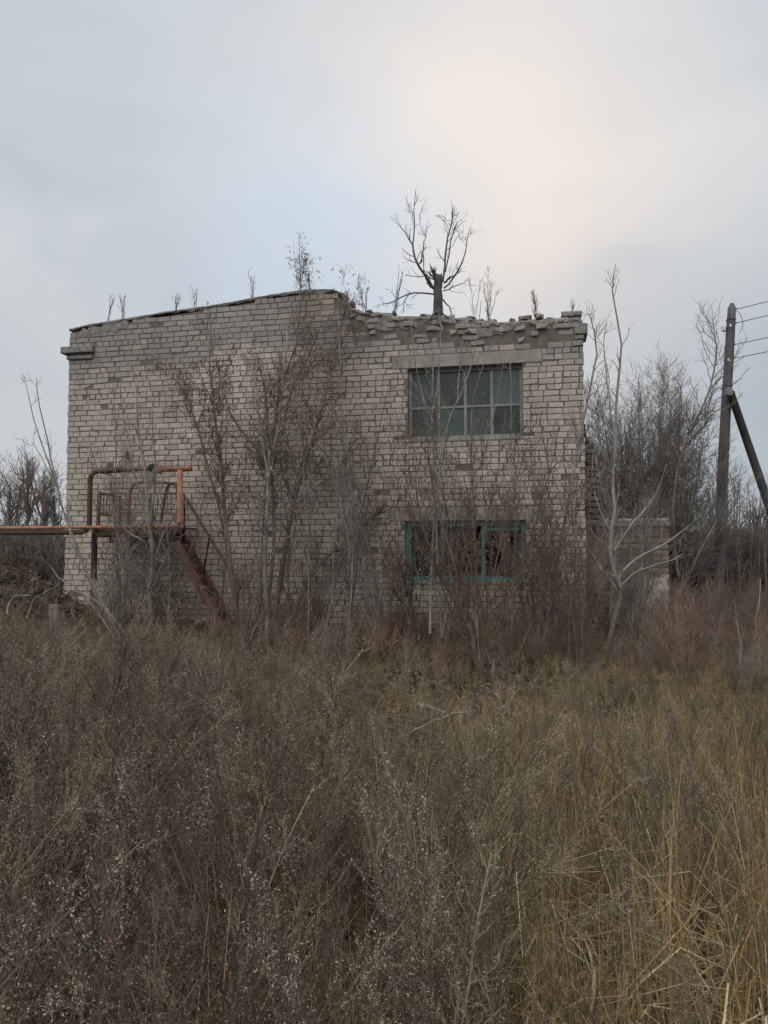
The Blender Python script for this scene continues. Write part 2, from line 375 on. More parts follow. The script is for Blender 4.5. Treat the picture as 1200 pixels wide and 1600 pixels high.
# wall core: the mortar behind and between the bricks
def wall_core():
    sbr = sorted(set(list(np.linspace(S0 + 0.012, S1 - 0.012, 48)) + [WIN1[0], WIN1[1], WIN2[0], WIN2[1]]))
    zl = [ZB, WIN2[2], WIN2[3], WIN1[2], WIN1[3]]
    nlev = len(zl) + 1
    def vz(i, j): return zl[j] if j < len(zl) else roof_z(sbr[i]) - 0.10
    Vv = []; Qd = []
    for t in (0.006, 0.38):
        for i in range(len(sbr)):
            for j in range(nlev): Vv.append((sbr[i], t, vz(i, j)))
    off = len(sbr) * nlev
    def ix(i, j, b): return b * off + i * nlev + j
    def solid(i, j):
        if i < 0 or j < 0 or i >= len(sbr) - 1 or j >= nlev - 1: return False
        sm = (sbr[i] + sbr[i + 1]) / 2
        if j == 1 and WIN2[0] < sm < WIN2[1]: return False
        if j == 3 and WIN1[0] < sm < WIN1[1]: return False
        return True
    for i in range(len(sbr) - 1):
        for j in range(nlev - 1):
            if not solid(i, j): continue
            Qd.append((ix(i, j, 0), ix(i + 1, j, 0), ix(i + 1, j + 1, 0), ix(i, j + 1, 0)))
            Qd.append((ix(i, j, 1), ix(i, j + 1, 1), ix(i + 1, j + 1, 1), ix(i + 1, j, 1)))
            for di, dj, a, b in ((-1, 0, (i, j), (i, j + 1)), (1, 0, (i + 1, j), (i + 1, j + 1)), (0, -1, (i, j), (i + 1, j)), (0, 1, (i, j + 1), (i + 1, j + 1))):
                if not solid(i + di, j + dj): Qd.append((ix(*a, 0), ix(*b, 0), ix(*b, 1), ix(*a, 1)))
    return mesh_np('front_wall', Vv, Qd, None, False, ['mortar'])
front_wall = link('front_wall', wall_core(), building)

def brick_geom(rng, x0, x1, z0, z1, d=0.0, depth=0.10, ch=0.006, chip=0.0, rot=0.0, side=0):
    """a worn brick: 12 vertices, chamfered front edge. front at y=d"""
    j = lambda s: (rng.random() - 0.5) * 2 * s
    V = []
    for (x, z, sx, sz) in ((x0, z0, 1, 1), (x1, z0, -1, 1), (x1, z1, -1, -1), (x0, z1, 1, -1)):
        c = chip * rng.random() if rng.random() < 0.25 else 0
        jx, jz = j(0.003), j(0.0025)
        V.append((x + sx * (ch + c) + jx, d + j(0.002), z + sz * (ch + c * 0.6) + jz))
    for (x, z, sx, sz), f in zip(((x0, z0, 1, 1), (x1, z0, -1, 1), (x1, z1, -1, -1), (x0, z1, 1, -1)), V[:4]):
        V.append((f[0] - sx * ch, d + ch * 1.2, f[2] - sz * ch))
    for (x, z) in ((x0, z0), (x1, z0), (x1, z1), (x0, z1)): V.append((x, d + depth, z))
    V = np.array(V)
    if rot:
        c = V.mean(0); ca, sa = math.cos(rot), math.sin(rot)
        dx = V[:, 0] - c[0]; dz = V[:, 2] - c[2]; V[:, 0] = c[0] + ca * dx - sa * dz; V[:, 2] = c[2] + sa * dx + ca * dz
    Fq = [(0, 1, 2, 3)] + [(4 + a, 4 + (a + 1) % 4, (a + 1) % 4, a) for a in range(4)] + [(8 + a, 8 + (a + 1) % 4, 4 + (a + 1) % 4, 4 + a) for a in range(4)] + [(11, 10, 9, 8)]
    return V, np.array(Fq)
def brick_tint(rng, s, z):
    """colour of one brick: batch, soot and lime near the parapet, dirt at the foot"""
    c = np.array((0.545, 0.49, 0.428)) * (0.84 + 0.26 * rng.random())
    g = np.array((0.315, 0.305, 0.29)) * (0.88 + 0.22 * rng.random())
    nz = mnoise.noise(Vector((s * 0.55, z * 0.8, 2.2))) + 0.5 * mnoise.noise(Vector((s * 1.7, z * 2.1, 7.2)))
    top = (z - (roof_z(s) - 1.0 - (0.22 if s < S_PEAK else -0.05))) / 0.35 + nz * 1.1
    f = min(max(top, 0), 1) * 0.92
    lf = min(max(1.0 - (s - S0) / 1.6 + nz * 0.9, 0), 1) * 0.55 * min(max((z - 2.0) / 1.5, 0), 1)
    f = max(f, lf)
    if rng.random() < 0.06: c = np.array((0.52, 0.45, 0.36)); f *= 0.3
    c = c * (1 - f) + g * f
    ft = min(max((0.85 - z) / 0.6 + nz * 0.8, 0), 1) * 0.4
    c = c * (1 - ft) + np.array((0.20, 0.165, 0.125)) * ft
    # damp streaks running down from the parapet and the sills
    st = mnoise.noise(Vector((s * 2.3, z * 0.28, 11.0))) + 0.5 * mnoise.noise(Vector((s * 6.0, z * 0.5, 15.0)))
    c = c * (1 - 0.20 * min(max(st * 1.6 - 0.12, 0), 1))
    pl = mnoise.noise(Vector((s * 0.5, z * 0.6, 31.0)))
    c = c * (1 + 0.16 * pl)
    if rng.random() < 0.025: c = c * rng.uniform(0.75, 0.9)
    rg = min(max(nz * 1.3 - 0.35, 0), 0.4)
    return c * (1 - rg) + np.array((0.40, 0.31, 0.26)) * rg
def set_tint(me, cols):
    a = me.attributes.new('tint', 'FLOAT_COLOR', 'FACE')
    cols = np.asarray(cols, np.float32); a.data.foreach_set('color', np.concatenate([cols, np.ones((len(cols), 1), np.float32)], 1).ravel())
def blocked(x0, x1, z0, z1):
    """True if the brick is inside an opening or a lintel"""
    for r in NOBRICK:
        if x0 < r[1] - 0.02 and x1 > r[0] + 0.02 and z0 < r[3] - 0.02 and z1 > r[2] + 0.02: return True
    return False
def course_snap(z): return ZB + round((z - ZB) / CH) * CH
LIN1 = (W(613, 565)[0], W(847, 555)[0], WIN1[3] - 0.004, WIN1[3] + 0.205)
LIN2 = (W(609, 800)[0], W(850, 800)[0], WIN2[3] - 0.004, WIN2[3] + 0.215)
NOBRICK = [WIN1, WIN2, LIN1, LIN2]
rng = random.Random(5)
BR = []                                                                  # (V, F, tint, area, x0,x1,z0,z1)
ncourse = int((max(RZ) - ZB) / CH) + 1
for k in range(ncourse):
    z0 = ZB + k * CH + 0.006; z1 = z0 + CH - 0.012
    hdr = (k % 6 == 2) or (k in (15, 33, 46))
    w = BW / 2 if hdr else BW
    x = S0 - (0 if hdr else (BW / 2 if k % 2 else 0)) - (BW * 0.25 if hdr else 0)
    sh = rng.uniform(-0.02, 0.02)
    while x < S1 - 0.03:
        ww = w
        if not hdr and rng.random() < 0.05: ww = BW / 2
        if not hdr and rng.random() < 0.05: ww = BW * 0.75
        a, b = max(x + sh + 0.0065, S0 + rng.uniform(-0.008, 0.012)), min(x + sh + ww - 0.0065, S1 + rng.uniform(-0.012, 0.008))
        x += ww
        if b - a < 0.04: continue
        rz = min(roof_z(a), roof_z(b))
        if z1 > rz - 0.045: continue
        segs = [(a, b)]
        for r in NOBRICK:                                              # cut bricks at openings and lintels
            ns = []
            for (p, q) in segs:
                if z0 < r[3] - 0.045 and z1 > r[2] + 0.045 and p < r[1] and q > r[0]:
                    if p < r[0] - 0.05: ns.append((p, r[0] - 0.004))
                    if q > r[1] + 0.05: ns.append((r[1] + 0.004, q))
                else: ns.append((p, q))
            segs = ns
        for p, q in segs:
            zz0, zz1 = z0, z1
            for r in NOBRICK:                                          # trim in height where a course meets an edge
                if p < r[1] and q > r[0]:
                    if zz0 < r[2] < zz1: zz1 = r[2] - 0.002
                    if zz0 < r[3] < zz1: zz0 = r[3] + 0.002
            if zz1 - zz0 < 0.018: continue
            below = roof_z((p + q) / 2) - z1
            ruin = (p > S_PEAK) and below < 0.42 + 0.2 * mnoise.noise(Vector((p * 1.3, 0, 5)))
            if ruin and p > W(690, 510)[0] and rng.random() < 0.22: continue
            d = rng.uniform(-0.006, 0.0005); rot = rng.uniform(-0.006, 0.006)
            if rng.random() < 0.02: d = rng.uniform(0.004, 0.012)          # spalled face
            if ruin: d += rng.uniform(-0.03, 0.05); rot = rng.uniform(-0.10, 0.10)
            Vb, Fb = brick_geom(rng, p, q, zz0, zz1, d, 0.10, 0.003 if not ruin else 0.012, 0.02 if not ruin else 0.05, rot)
            wy = WALL_Y - p * ST
            BR.append((Vb, Fb, brick_tint(rng, p, (zz0 + zz1) / 2), (q - p) * (zz1 - zz0) / wy ** 2 * (0.2 if ruin else 1)))
order = sorted(range(len(BR)), key=lambda i: -BR[i][3])
single = set(order[:296])
for i in order[:296]:
    Vb, Fb, tn, _ = BR[i]; c = Vb.mean(0)
    me = mesh_np('brick', Vb - c, Fb, None, False, ['silicate_brick']); set_tint(me, [tn] * len(Fb))
    link('brick', me, front_wall, c)
VV = []; FF = []; TT = []; n0 = 0
for i, (Vb, Fb, tn, _) in enumerate(BR):
    if i in single: continue
    VV.append(Vb); FF.append(Fb + n0); n0 += len(Vb); TT.extend([tn] * len(Fb))
me = mesh_np('brickwork', np.concatenate(VV), np.concatenate(FF), None, False, ['silicate_brick']); set_tint(me, TT)
stuff(link('brickwork', me, front_wall))

# crumbling mortar cap along the parapet
def rough_cap(name, s_a, s_b, drop, thick_t=(-0.012, 0.42), amp=0.03, step=0.035, material='old_mortar', seed=0, rise=0.0):
    ss = np.arange(s_a, s_b, step); V = []; prof = 9; Q = []
    for s in ss:
        zt = roof_z(s) + rise; dr = drop(s)
        pr = [(thick_t[0] + 0.02, zt - dr), (thick_t[0], zt - dr * 0.66), (thick_t[0], zt - dr * 0.33), (thick_t[0] + 0.012, zt - 0.025), (thick_t[0] + 0.07, zt), (0.2, zt + 0.015), (thick_t[1] - 0.06, zt), (thick_t[1], zt - 0.05), (thick_t[1] - 0.02, zt - dr)]
        for q, (t, z) in enumerate(pr):
            nn = mnoise.noise(Vector((s * 6, q * 0.9 + seed, z * 5))) + 0.6 * mnoise.noise(Vector((s * 17, q * 2.1 + seed, z * 13)))
            V.append((s, t + nn * amp * 0.5, z + nn * amp * (0.8 if q in (0,) else 0.55)))
    for i in range(len(ss) - 1):
        for q in range(prof - 1):
            a = i * prof + q; Q.append((a, a + prof, a + prof + 1, a + 1))
    n = len(ss)
    T = [(0, q, q + 1) for q in range(1, prof - 1)] + [((n - 1) * prof, (n - 1) * prof + q + 1, (n - 1) * prof + q) for q in range(1, prof - 1)]
    return mesh_np(name, V, Q, T, False, [material])
link('parapet_mortar', rough_cap('parapet_mortar', S0 - 0.01, S_PEAK + 0.03, lambda s: 0.065 + 0.05 * (mnoise.noise(Vector((s * 1.1, 3, 1))) + 0.2)), building)
link('broken_top', rough_cap('broken_top', S_PEAK + 0.0, S1 + 0.005, lambda s: 0.09 + 0.06 * (mnoise.noise(Vector((s * 2.7, 3, 1))) + 0.5), amp=0.06, seed=4, rise=-0.01), building)
# loose chunks of masonry on the broken part
def chunk(name, c, sx, sy, sz, material, parent, seed, rot=0.0):
    bm = bmesh.new(); bmesh.ops.create_icosphere(bm, subdivisions=2, radius=1)
    for v in bm.verts:
        p = v.co.copy(); m = max(abs(p.x), abs(p.y), abs(p.z)); p = p.lerp(p / m, 0.62)
        p *= 1 + 0.22 * mnoise.noise(v.co * 1.6 + Vector((seed, 0, 0))) + 0.1 * mnoise.noise(v.co * 4 + Vector((seed, 3, 0)))
        v.co = Vector((p.x * sx, p.y * sy, p.z * sz))
    bmesh.ops.rotate(bm, verts=bm.verts, cent=(0, 0, 0), matrix=Matrix.Rotation(rot, 3, 'Y'))
    me = bpy.data.meshes.new(name); bm.to_mesh(me); bm.free(); me.materials.append(MATS[material])
    return link(name, me, parent, c)
for i, (x, y, wpx, hpx, lbl) in enumerate([(614, 486, 6, 5, 0), (820, 494, 20, 6, 0), (860, 497, 14, 6, 0), (888, 500, 20, 9, 0), (660, 490, 12, 4, 0), (735, 494, 16, 5, 0), (770, 499, 12, 4, 0), (800, 498, 10, 5, 0), (905, 505, 10, 10, 0), (575, 484, 10, 4, 0), (548, 472, 7, 9, 0), (537, 462, 8, 8, 0)]):
    s, z = W(x, y); chunk('masonry_chunk', (s, 0.16, z), wpx / 190.0, 0.12, hpx / 130.0, 'old_mortar', building, i * 3.7, 0.1 * (i % 3 - 1))
rf = random.Random(14)
for i in range(96):                                                   # broken bricks lying in the ruined edge
    s = rf.uniform(S_PEAK + 0.15, S1 - 0.03); z = course_snap(roof_z(s) - rf.uniform(0.02, 0.34)) + 0.05
    if s < W(690, 500)[0] and rf.random() < 0.5: continue
    if z > roof_z(s) and rf.random() < 0.6: z = roof_z(s) - 0.05
    if i % 2: chunk('masonry_chunk', (s, rf.uniform(0.0, 0.12), z), rf.uniform(0.025, 0.075), rf.uniform(0.04, 0.09), rf.uniform(0.02, 0.045), rf.choice(['old_mortar', 'concrete', 'side_brick']), building, i * 1.37, rf.uniform(-0.5, 0.5)); continue
    l = rf.uniform(0.06, 0.125)
    Vb, Fb = brick_geom(rf, -l, l * rf.uniform(0.6, 1), -0.04, 0.045, -0.045 + rf.uniform(-0.02, 0.035), 0.12, 0.010, 0.045, rf.uniform(-0.09, 0.09))
    me = mesh_np('brick_fragment', Vb, Fb, None, False, ['silicate_brick']); set_tint(me, [brick_tint(rf, s, z) * rf.uniform(0.75, 1.1)] * len(Fb)); link('brick_fragment', me, building, (s, rf.uniform(0, 0.04), z))
# eaves stubs: corbelled ends of the side cornice
def cornice(x0, x1, y0, y1, dd, name='cornice_stub', t0=-0.10):
    sa, za = W(x0, y1); sb, zb = W(x1, y0)
    o = link(name, box_mesh(name, sa, sb, t0, 0.5, za, zb, 'old_mortar', 0.012), building); return o
cornice(99, 149, 541, 554.5, 0); cornice(106, 146, 555, 563, 0, t0=-0.055)
cornice(898, 918, 505, 523, 0, t0=-0.03); cornice(897, 913, 523.3, 531, 0, t0=-0.018)
# lintels of cast concrete
for r in (LIN1, LIN2):
    link('lintel', box_mesh('lintel', r[0], r[1], -0.012, 0.36, r[2], r[3], 'concrete', 0.006), building)
# other walls, floor and roof slabs: the shell the front wall belongs to
DEP = 6.2
def shell_box(name, x0, x1, y0, y1, z0, z1, m): return link(name, box_mesh(name, x0, x1, y0, y1, z0, z1, m, 0.0), building)
shell_box('side_wall', S0 + 0.01, S0 + 0.38, 0.383, DEP, ZB, 5.1, 'side_brick')
shell_box('side_wall', S1 - 0.38, S1 - 0.01, 0.383, DEP, ZB, 4.85, 'side_brick')
shell_box('back_wall', S0 + 0.383, S1 - 0.383, DEP - 0.38, DEP - 0.01, ZB, 5.0, 'side_brick')
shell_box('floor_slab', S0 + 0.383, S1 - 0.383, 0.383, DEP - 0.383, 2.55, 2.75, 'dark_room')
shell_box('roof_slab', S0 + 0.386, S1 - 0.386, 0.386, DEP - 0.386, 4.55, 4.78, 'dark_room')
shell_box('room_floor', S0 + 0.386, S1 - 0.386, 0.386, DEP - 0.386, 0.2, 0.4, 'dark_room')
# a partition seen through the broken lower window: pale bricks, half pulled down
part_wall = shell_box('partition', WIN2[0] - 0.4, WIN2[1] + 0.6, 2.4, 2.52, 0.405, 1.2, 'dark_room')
rb = random.Random(3)
for k in range(9):
    for i in range(8):
        x = W(735, 850, 1.6)[0] - 0.2 + i * 0.26 + (0.13 if k % 2 else 0); z = 0.95 + k * 0.098
        if rb.random() < 0.25 + 0.05 * k or (k > 5 and 2 < i < 5): continue
        Vb, Fb = brick_geom(rb, 0, 0.25, 0, 0.088, 0, 0.12, 0.006, 0.02, rb.uniform(-0.05, 0.05))
        me = mesh_np('brick', Vb, Fb, None, False, ['silicate_brick']); set_tint(me, [np.array((0.62, 0.6, 0.57)) * rb.uniform(0.6, 1)] * len(Fb))
        link('brick', me, part_wall, (x, 1.55 + rb.uniform(-0.02, 0.02), z))

# windows
def window(win, px_v, py_h, material, label, glass, fw=0.055, recess=0.11, half=None):
    sa, sb, za, zb = win; bm = bmesh.new()
    me = bpy.data.meshes.new('window')
    for (x0, x1, z0, z1) in ((sa + 0.003, sa + fw, za + 0.003, zb - 0.006), (sb - fw, sb - 0.003, za + 0.003, zb - 0.006), (sa + fw, sb - fw, za + 0.003, za + fw * 1.1), (sa + fw, sb - fw, zb - fw * 1.2, zb - 0.006)):
        bmesh.ops.create_cube(bm, size=1, matrix=Matrix.Translation(((x0 + x1) / 2, recess + 0.04, (z0 + z1) / 2)) @ Matrix.Diagonal((x1 - x0, 0.08, z1 - z0, 1)))
    bm.to_mesh(me); bm.free(); me.materials.append(MATS[material])
    w = link('window', me, building); w['label'] = label
    xs = [W(p, (WIN1[2] + WIN1[3]) / 2 if False else 640)[0] for p in px_v]
    for x in xs: link('mullion', box_mesh('mullion', x - 0.026, x + 0.026, recess + 0.012, recess + 0.066, za + fw * 1.1, zb - fw * 1.2, material, 0.004), w)
    cols = [sa + fw] + xs + [sb - fw]
    if py_h:
        zt = W(725, py_h)[1]
        for i in range(len(cols) - 1):
            a, b = cols[i] + (0.026 if i else 0), cols[i + 1] - (0.026 if i < len(cols) - 2 else 0)
            link('transom', box_mesh('transom', a, b, recess + 0.018, recess + 0.06, zt - 0.02, zt + 0.02, material, 0.003), w)
            if glass:
                for (c, d) in ((za + fw * 1.1, zt - 0.02), (zt + 0.02, zb - fw * 1.2)):
                    gp = link('glass_pane', box_mesh('glass_pane', -(b - a) / 2, (b - a) / 2, -0.0025, 0.0025, -(d - c) / 2, (d - c) / 2, 'dusty_glass', 0), w, ((a + b) / 2, recess + 0.039, (c + d) / 2)); gp.rotation_euler = (random.uniform(-0.012, 0.012), 0, random.uniform(-0.012, 0.012))
    return w
window(WIN1, [684, 726, 768], 633, 'grey_paint', 'upper window with grey painted frame and dusty green panes', True)
w2 = window(WIN2, [753], None, 'teal_paint', 'lower window with peeling teal frame and no glass left', False, fw=0.075, recess=0.10)
w2t = W(790, 826)[1]
link('transom', box_mesh('transom', W(752, 826)[0] + 0.03, WIN2[1] - 0.10, 0.118, 0.16, w2t - 0.03, w2t + 0.02, 'teal_paint', 0.004), w2)
link('mullion', box_mesh('mullion', W(690, 860)[0] - 0.02, W(690, 860)[0] + 0.02, 0.122, 0.168, WIN2[2] + 0.11, WIN2[3] - 0.12, 'teal_paint', 0.004), w2)
# shards still stuck in the lower frame
for (xa, ya, xb, yb, r_b) in ((728, 849, 772, 846, 0.016), (731, 859, 764, 861, 0.014), (735, 868, 758, 866, 0.013), (791, 850, 792, 872, 0.02), (799, 853, 800, 866, 0.016), (770, 846, 778, 856, 0.014), (742, 873, 755, 880, 0.013), (682, 858, 690, 880, 0.012), (704, 868, 715, 866, 0.012)):
    beam('broken_bar', (W(xa, ya, 0.24)[0], 0.24, W(xa, ya, 0.24)[1]), (W(xb, yb, 0.24)[0], 0.25, W(xb, yb, 0.24)[1]), r_b * 2, 0.02, 'pale_plaster', w2)
for (x0, x1, y0, y1) in ((757, 775, 845, 853), (790, 803, 850, 868)):
    a, b = W(x0, y0, 0.13), W(x1, y1, 0.13)
    me = mesh_np('glass_shard', [(a[0], 0.13, a[1]), (b[0], 0.13, a[1] - 0.03), (b[0], 0.13, b[1]), (a[0] + 0.05, 0.13, b[1] + 0.04), (a[0], 0.134, a[1]), (b[0], 0.134, a[1] - 0.03), (b[0], 0.134, b[1]), (a[0] + 0.05, 0.134, b[1] + 0.04)], [(0, 1, 2, 3), (7, 6, 5, 4), (0, 4, 5, 1), (1, 5, 6, 2), (2, 6, 7, 3), (3, 7, 4, 0)], None, False, ['dusty_glass'])
    link('glass_shard', me, w2)
for wn in (WIN1, WIN2):
    link('window_sill', box_mesh('window_sill', wn[0] + 0.003, wn[1] - 0.003, -0.015, 0.10, wn[2] - 0.05, wn[2] + 0.001, 'concrete', 0.006), building)
# small iron stub and hole above the pipe
s, z = W(201, 711); link('wall_bracket', box_mesh('wall_bracket', s - 0.045, s + 0.045, -0.05, 0.02, z - 0.06, z + 0.06, 'black_wrap', 0.012), building)
# ragged stub of a torn-off side wall at the right corner
stub = []
rs_ = random.Random(9)
for k in range(17):
    za = W(925, 820)[1] + k * CH
    ext = np.interp(k, [0, 3, 9, 12, 14, 16], [0.24, 0.25, 0.24, 0.16, 0.12, 0.06]) + rs_.uniform(-0.04, 0.04)
    Vb, Fb = brick_geom(rs_, S1 + 0.01, S1 + 0.01 + ext, za + 0.004, za + CH - 0.004, 0.36 + rs_.uniform(-0.02, 0.02), 0.3, 0.012, 0.04, rs_.uniform(-0.04, 0.04))
    c = Vb.mean(0); me = mesh_np('brick', Vb - c, Fb, None, False, ['silicate_brick']); set_tint(me, [np.array((0.20, 0.18, 0.165)) * rs_.uniform(0.6, 1.1)] * len(Fb)); stub.append((me, c))
stub_o = link('wall_stub', box_mesh('wall_stub', S1 - 0.005, S1 + 0.13, 0.39, 0.66, ZB, W(925, 690)[1], 'mortar', 0.0), building)
for me, c in stub: link('brick', me, stub_o, c)

# ------------------------------------------------------------------ low annex at the right corner
AN_T = 0.75
a0 = W(919, 900, AN_T)[0] + 0.02; a1 = W(1046, 900, AN_T)[0]; az1 = W(1000, 822, AN_T)[1]
annex = thing('brick_annex', 'low brick lean-to with flaking plaster at the right corner of the building', 'shed', (0, WALL_Y, 0), -TH)
awall = link('wall', box_mesh('wall', a0 + 0.01, a1 - 0.01, AN_T + 0.014, AN_T + 1.8, ZB, az1 - 0.003, 'mortar', 0.0), annex)
ra = random.Random(21)
ab = (a1 - a0) / 5.0
for k in range(int((az1 - 0.2) / CH)):
    z0 = az1 - (k + 1) * CH
    for i in range(6):
        x0 = max(a0, a0 + i * ab - (ab / 2 if k % 2 else 0)); x1 = min(a1, a0 + (i + 1) * ab - (ab / 2 if k % 2 else 0))
        if x1 - x0 < 0.06: continue
        Vb, Fb = brick_geom(ra, x0 + 0.005, x1 - 0.005, z0 + 0.005, z0 + CH - 0.006, AN_T + ra.uniform(-0.006, 0.006), 0.11, 0.008, 0.03)
        c = Vb.mean(0); me = mesh_np('brick', Vb - c, Fb, None, False, ['silicate_brick'])
        set_tint(me, [np.array((0.30, 0.235, 0.18)) * ra.uniform(0.5, 1.2)] * len(Fb)); link('brick', me, awall, c)
def patch(name, pts_px, t, material, parent, thick=0.012, n=40, seed=0, amp=0.05, lim=None):
    """an irregular slab of plaster still holding on the wall"""
    P = [W(x, y, t) for x, y in pts_px]; m = len(P); out = []
    for i in range(n):
        u = i / n * m; a = int(u); f = u - a; p, q = P[a], P[(a + 1) % m]
        s = p[0] + (q[0] - p[0]) * f; z = p[1] + (q[1] - p[1]) * f
        s += amp * mnoise.noise(Vector((s * 9, z * 9, seed))); z += amp * mnoise.noise(Vector((s * 9, z * 9, seed + 5)))
        lo_, hi_ = lim or (a0, a1); out.append((min(max(s, lo_), hi_), z))
    bm = bmesh.new(); f1 = bm.faces.new([bm.verts.new((s, t, z)) for s, z in out])
    r = bmesh.ops.extrude_face_region(bm, geom=[f1])
    for v in [g for g in r['geom'] if isinstance(g, bmesh.types.BMVert)]: v.co.y += thick
    bmesh.ops.triangulate(bm, faces=[f for f in bm.faces if len(f.verts) > 4]); bmesh.ops.recalc_face_normals(bm, faces=bm.faces)
    me = bpy.data.meshes.new(name); bm.to_mesh(me); bm.free(); me.materials.append(MATS[material]); return link(name, me, parent)
patch('plaster_patch', [(928, 850), (942, 838), (950, 852), (948, 890), (940, 930), (925, 925), (922, 880)], AN_T - 0.022, 'plaster', annex, seed=1)
patch('plaster_patch', [(955, 885), (1000, 870), (1012, 900), (1008, 960), (990, 990), (950, 985)], AN_T - 0.02, 'plaster', annex, seed=4)
patch('plaster_patch', [(1012, 905), (1044, 898), (1046, 985), (1000, 990), (1008, 950)], AN_T - 0.018, 'pale_plaster', annex, seed=8)
def ragged_slab(name, x0, x1, y0, y1, z0, z1, material, parent, amp=0.03):
    nx_, ny_ = 40, 24; V = []; Q = []
    for zz, sg in ((z0, 0), (z1, 1)):
        for j in range(ny_):
            for i in range(nx_):
                x = x0 + (x1 - x0) * i / (nx_ - 1); y = y0 + (y1 - y0) * j / (ny_ - 1)
                e = mnoise.noise(Vector((x * 7, 1.0, 3))) + 0.7 * mnoise.noise(Vector((x * 19, 4.0, 3)))
                if j < 2: y += amp * 1.4 * e * (1 - j / 2)
                V.append((x, y, zz + (sg * amp * (mnoise.noise(Vector((x * 5, y * 5, 2))) + 0.6 * mnoise.noise(Vector((x * 15, y * 15, 8)))))))
    o_ = nx_ * ny_
    for j in range(ny_ - 1):
        for i in range(nx_ - 1):
            a = j * nx_ + i; Q += [(a + o_, a + 1 + o_, a + nx_ + 1 + o_, a + nx_ + o_), (a, a + nx_, a + nx_ + 1, a + 1)]
    ring = [(0, i) for i in range(nx_)] + [(j, nx_ - 1) for j in range(1, ny_)] + [(ny_ - 1, i) for i in range(nx_ - 2, -1, -1)] + [(j, 0) for j in range(ny_ - 2, 0, -1)]
    for (j, i), (j2, i2) in zip(ring, ring[1:] + ring[:1]): Q.append((j * nx_ + i, j2 * nx_ + i2, j2 * nx_ + i2 + o_, j * nx_ + i + o_))
    return link(name, mesh_np(name, V, Q, None, False, [material]), parent)
roof_a = ragged_slab('roof', a0 - 0.05, a1 + 0.02, AN_T - 0.05, AN_T + 1.9, az1 + 0.002, az1 + 0.065, 'old_mortar', annex)
for i, (x, y, w_) in enumerate(((1008, 818, 14), (1035, 820, 11), (975, 818, 16), (940, 816, 13))):
    s, z = W(x, y, AN_T); chunk('masonry_chunk', (s, AN_T + 0.15, az1 + 0.09), w_ / 92, 0.12, 0.05, 'old_mortar', annex, 40 + i)

for i, pts in enumerate([[(114, 517), (160, 508), (200, 501), (196, 512), (150, 524), (116, 528)], [(552, 492), (600, 496), (660, 500), (650, 512), (600, 514), (556, 506)], [(720, 503), (790, 510), (785, 522), (740, 526)]]):
    patch('mortar_smear', pts, -0.010, 'old_mortar', building, 0.012, 110, i * 2.3, 0.10, (S0, S1))

# ------------------------------------------------------------------ steel platform with stair on the left
TN, TF = -0.78, -0.10                                                  # near and far rail planes
def wp(px, py, t): s, z = W(px, py, t); return (s, t, z)
plat = thing('stair_platform', 'rusty brown steel platform with railings and a ladder stair down to the right', 'staircase', (0, WALL_Y, 0), -TH)
DZ = W(215, 824, TN)[1]
sL, sR = W(152, 822, TN)[0], W(281, 822, TN)[0]
link('deck', box_mesh('deck', sL + 0.1, sR, TN + 0.03, TF, DZ - 0.03, DZ, 'rust', 0.004), plat)
link('edge_beam', box_mesh('edge_beam', sL - 0.05, sR + 0.02, TN - 0.03, TN + 0.028, DZ - 0.115, DZ + 0.005, 'rust', 0.006), plat)
link('apron_sheet', box_mesh('apron_sheet', W(200, 840, TF)[0], W(287, 840, TF)[0], TF + 0.01, TF + 0.03, DZ - 0.34, DZ - 0.032, 'rust', 0.003), plat)
for x in (205, 240, 272): beam('brace', wp(x, 829, TN), (W(x, 850, TF)[0] + 0.02, -0.02, DZ - 0.42), 0.04, 0.04, 'rust', plat)
# rear railing against the wall
for x in (187, 283): beam('railing_post', wp(x, 820, TF), wp(x, 775, TF), 0.035, 0.035, 'rust', plat)
beam('railing_post', wp(153, 822, TN), wp(156, 768, TN), 0.05, 0.05, 'rust', plat)
for y0, y1 in ((771, 774), (802, 805)): bar('rail', [wp(157, y0 + 1, TN), wp(187, y1 + 2, TF)], 0.013, 'rust', plat)
for y in (771, 801): bar('rail', [wp(157, y, TN), wp(282, y + 1, TN)], 0.011, 'rust', plat)
for x in (162, 167, 172, 177, 182):
    f = (x - 157) / 30.0; t = TN + (TF - TN) * f
    bar('baluster', [wp(x, 772 + 4 * f, t), wp(x - 1, 803 + 3 * f, t)], 0.007, 'rust', plat)
for x in (234, 240, 246, 256, 262, 268): bar('baluster', [wp(x, 772, TN), wp(x, 801, TN)], 0.006, 'rust', plat)
def hoop(pts, r, name='hoop'): bar(name, [wp(x, y, TN + dt) for x, y, dt in pts], r, 'rust', plat, 6, 26)
hoop([(200, 824, 0), (202, 790, 0), (204, 768, 0), (209, 757, 0), (220, 754, 0), (245, 754, 0), (262, 754.5, 0), (272, 757, 0), (277, 766, 0), (277, 800, 0), (276, 824, 0)], 0.024)
hoop([(250, 824, 0.02), (255, 792, 0.08), (259, 770, 0.12), (264, 758, 0.16), (270, 755, 0.2), (276, 761, 0.25), (279, 775, 0.3), (279, 822, 0.34)], 0.026)
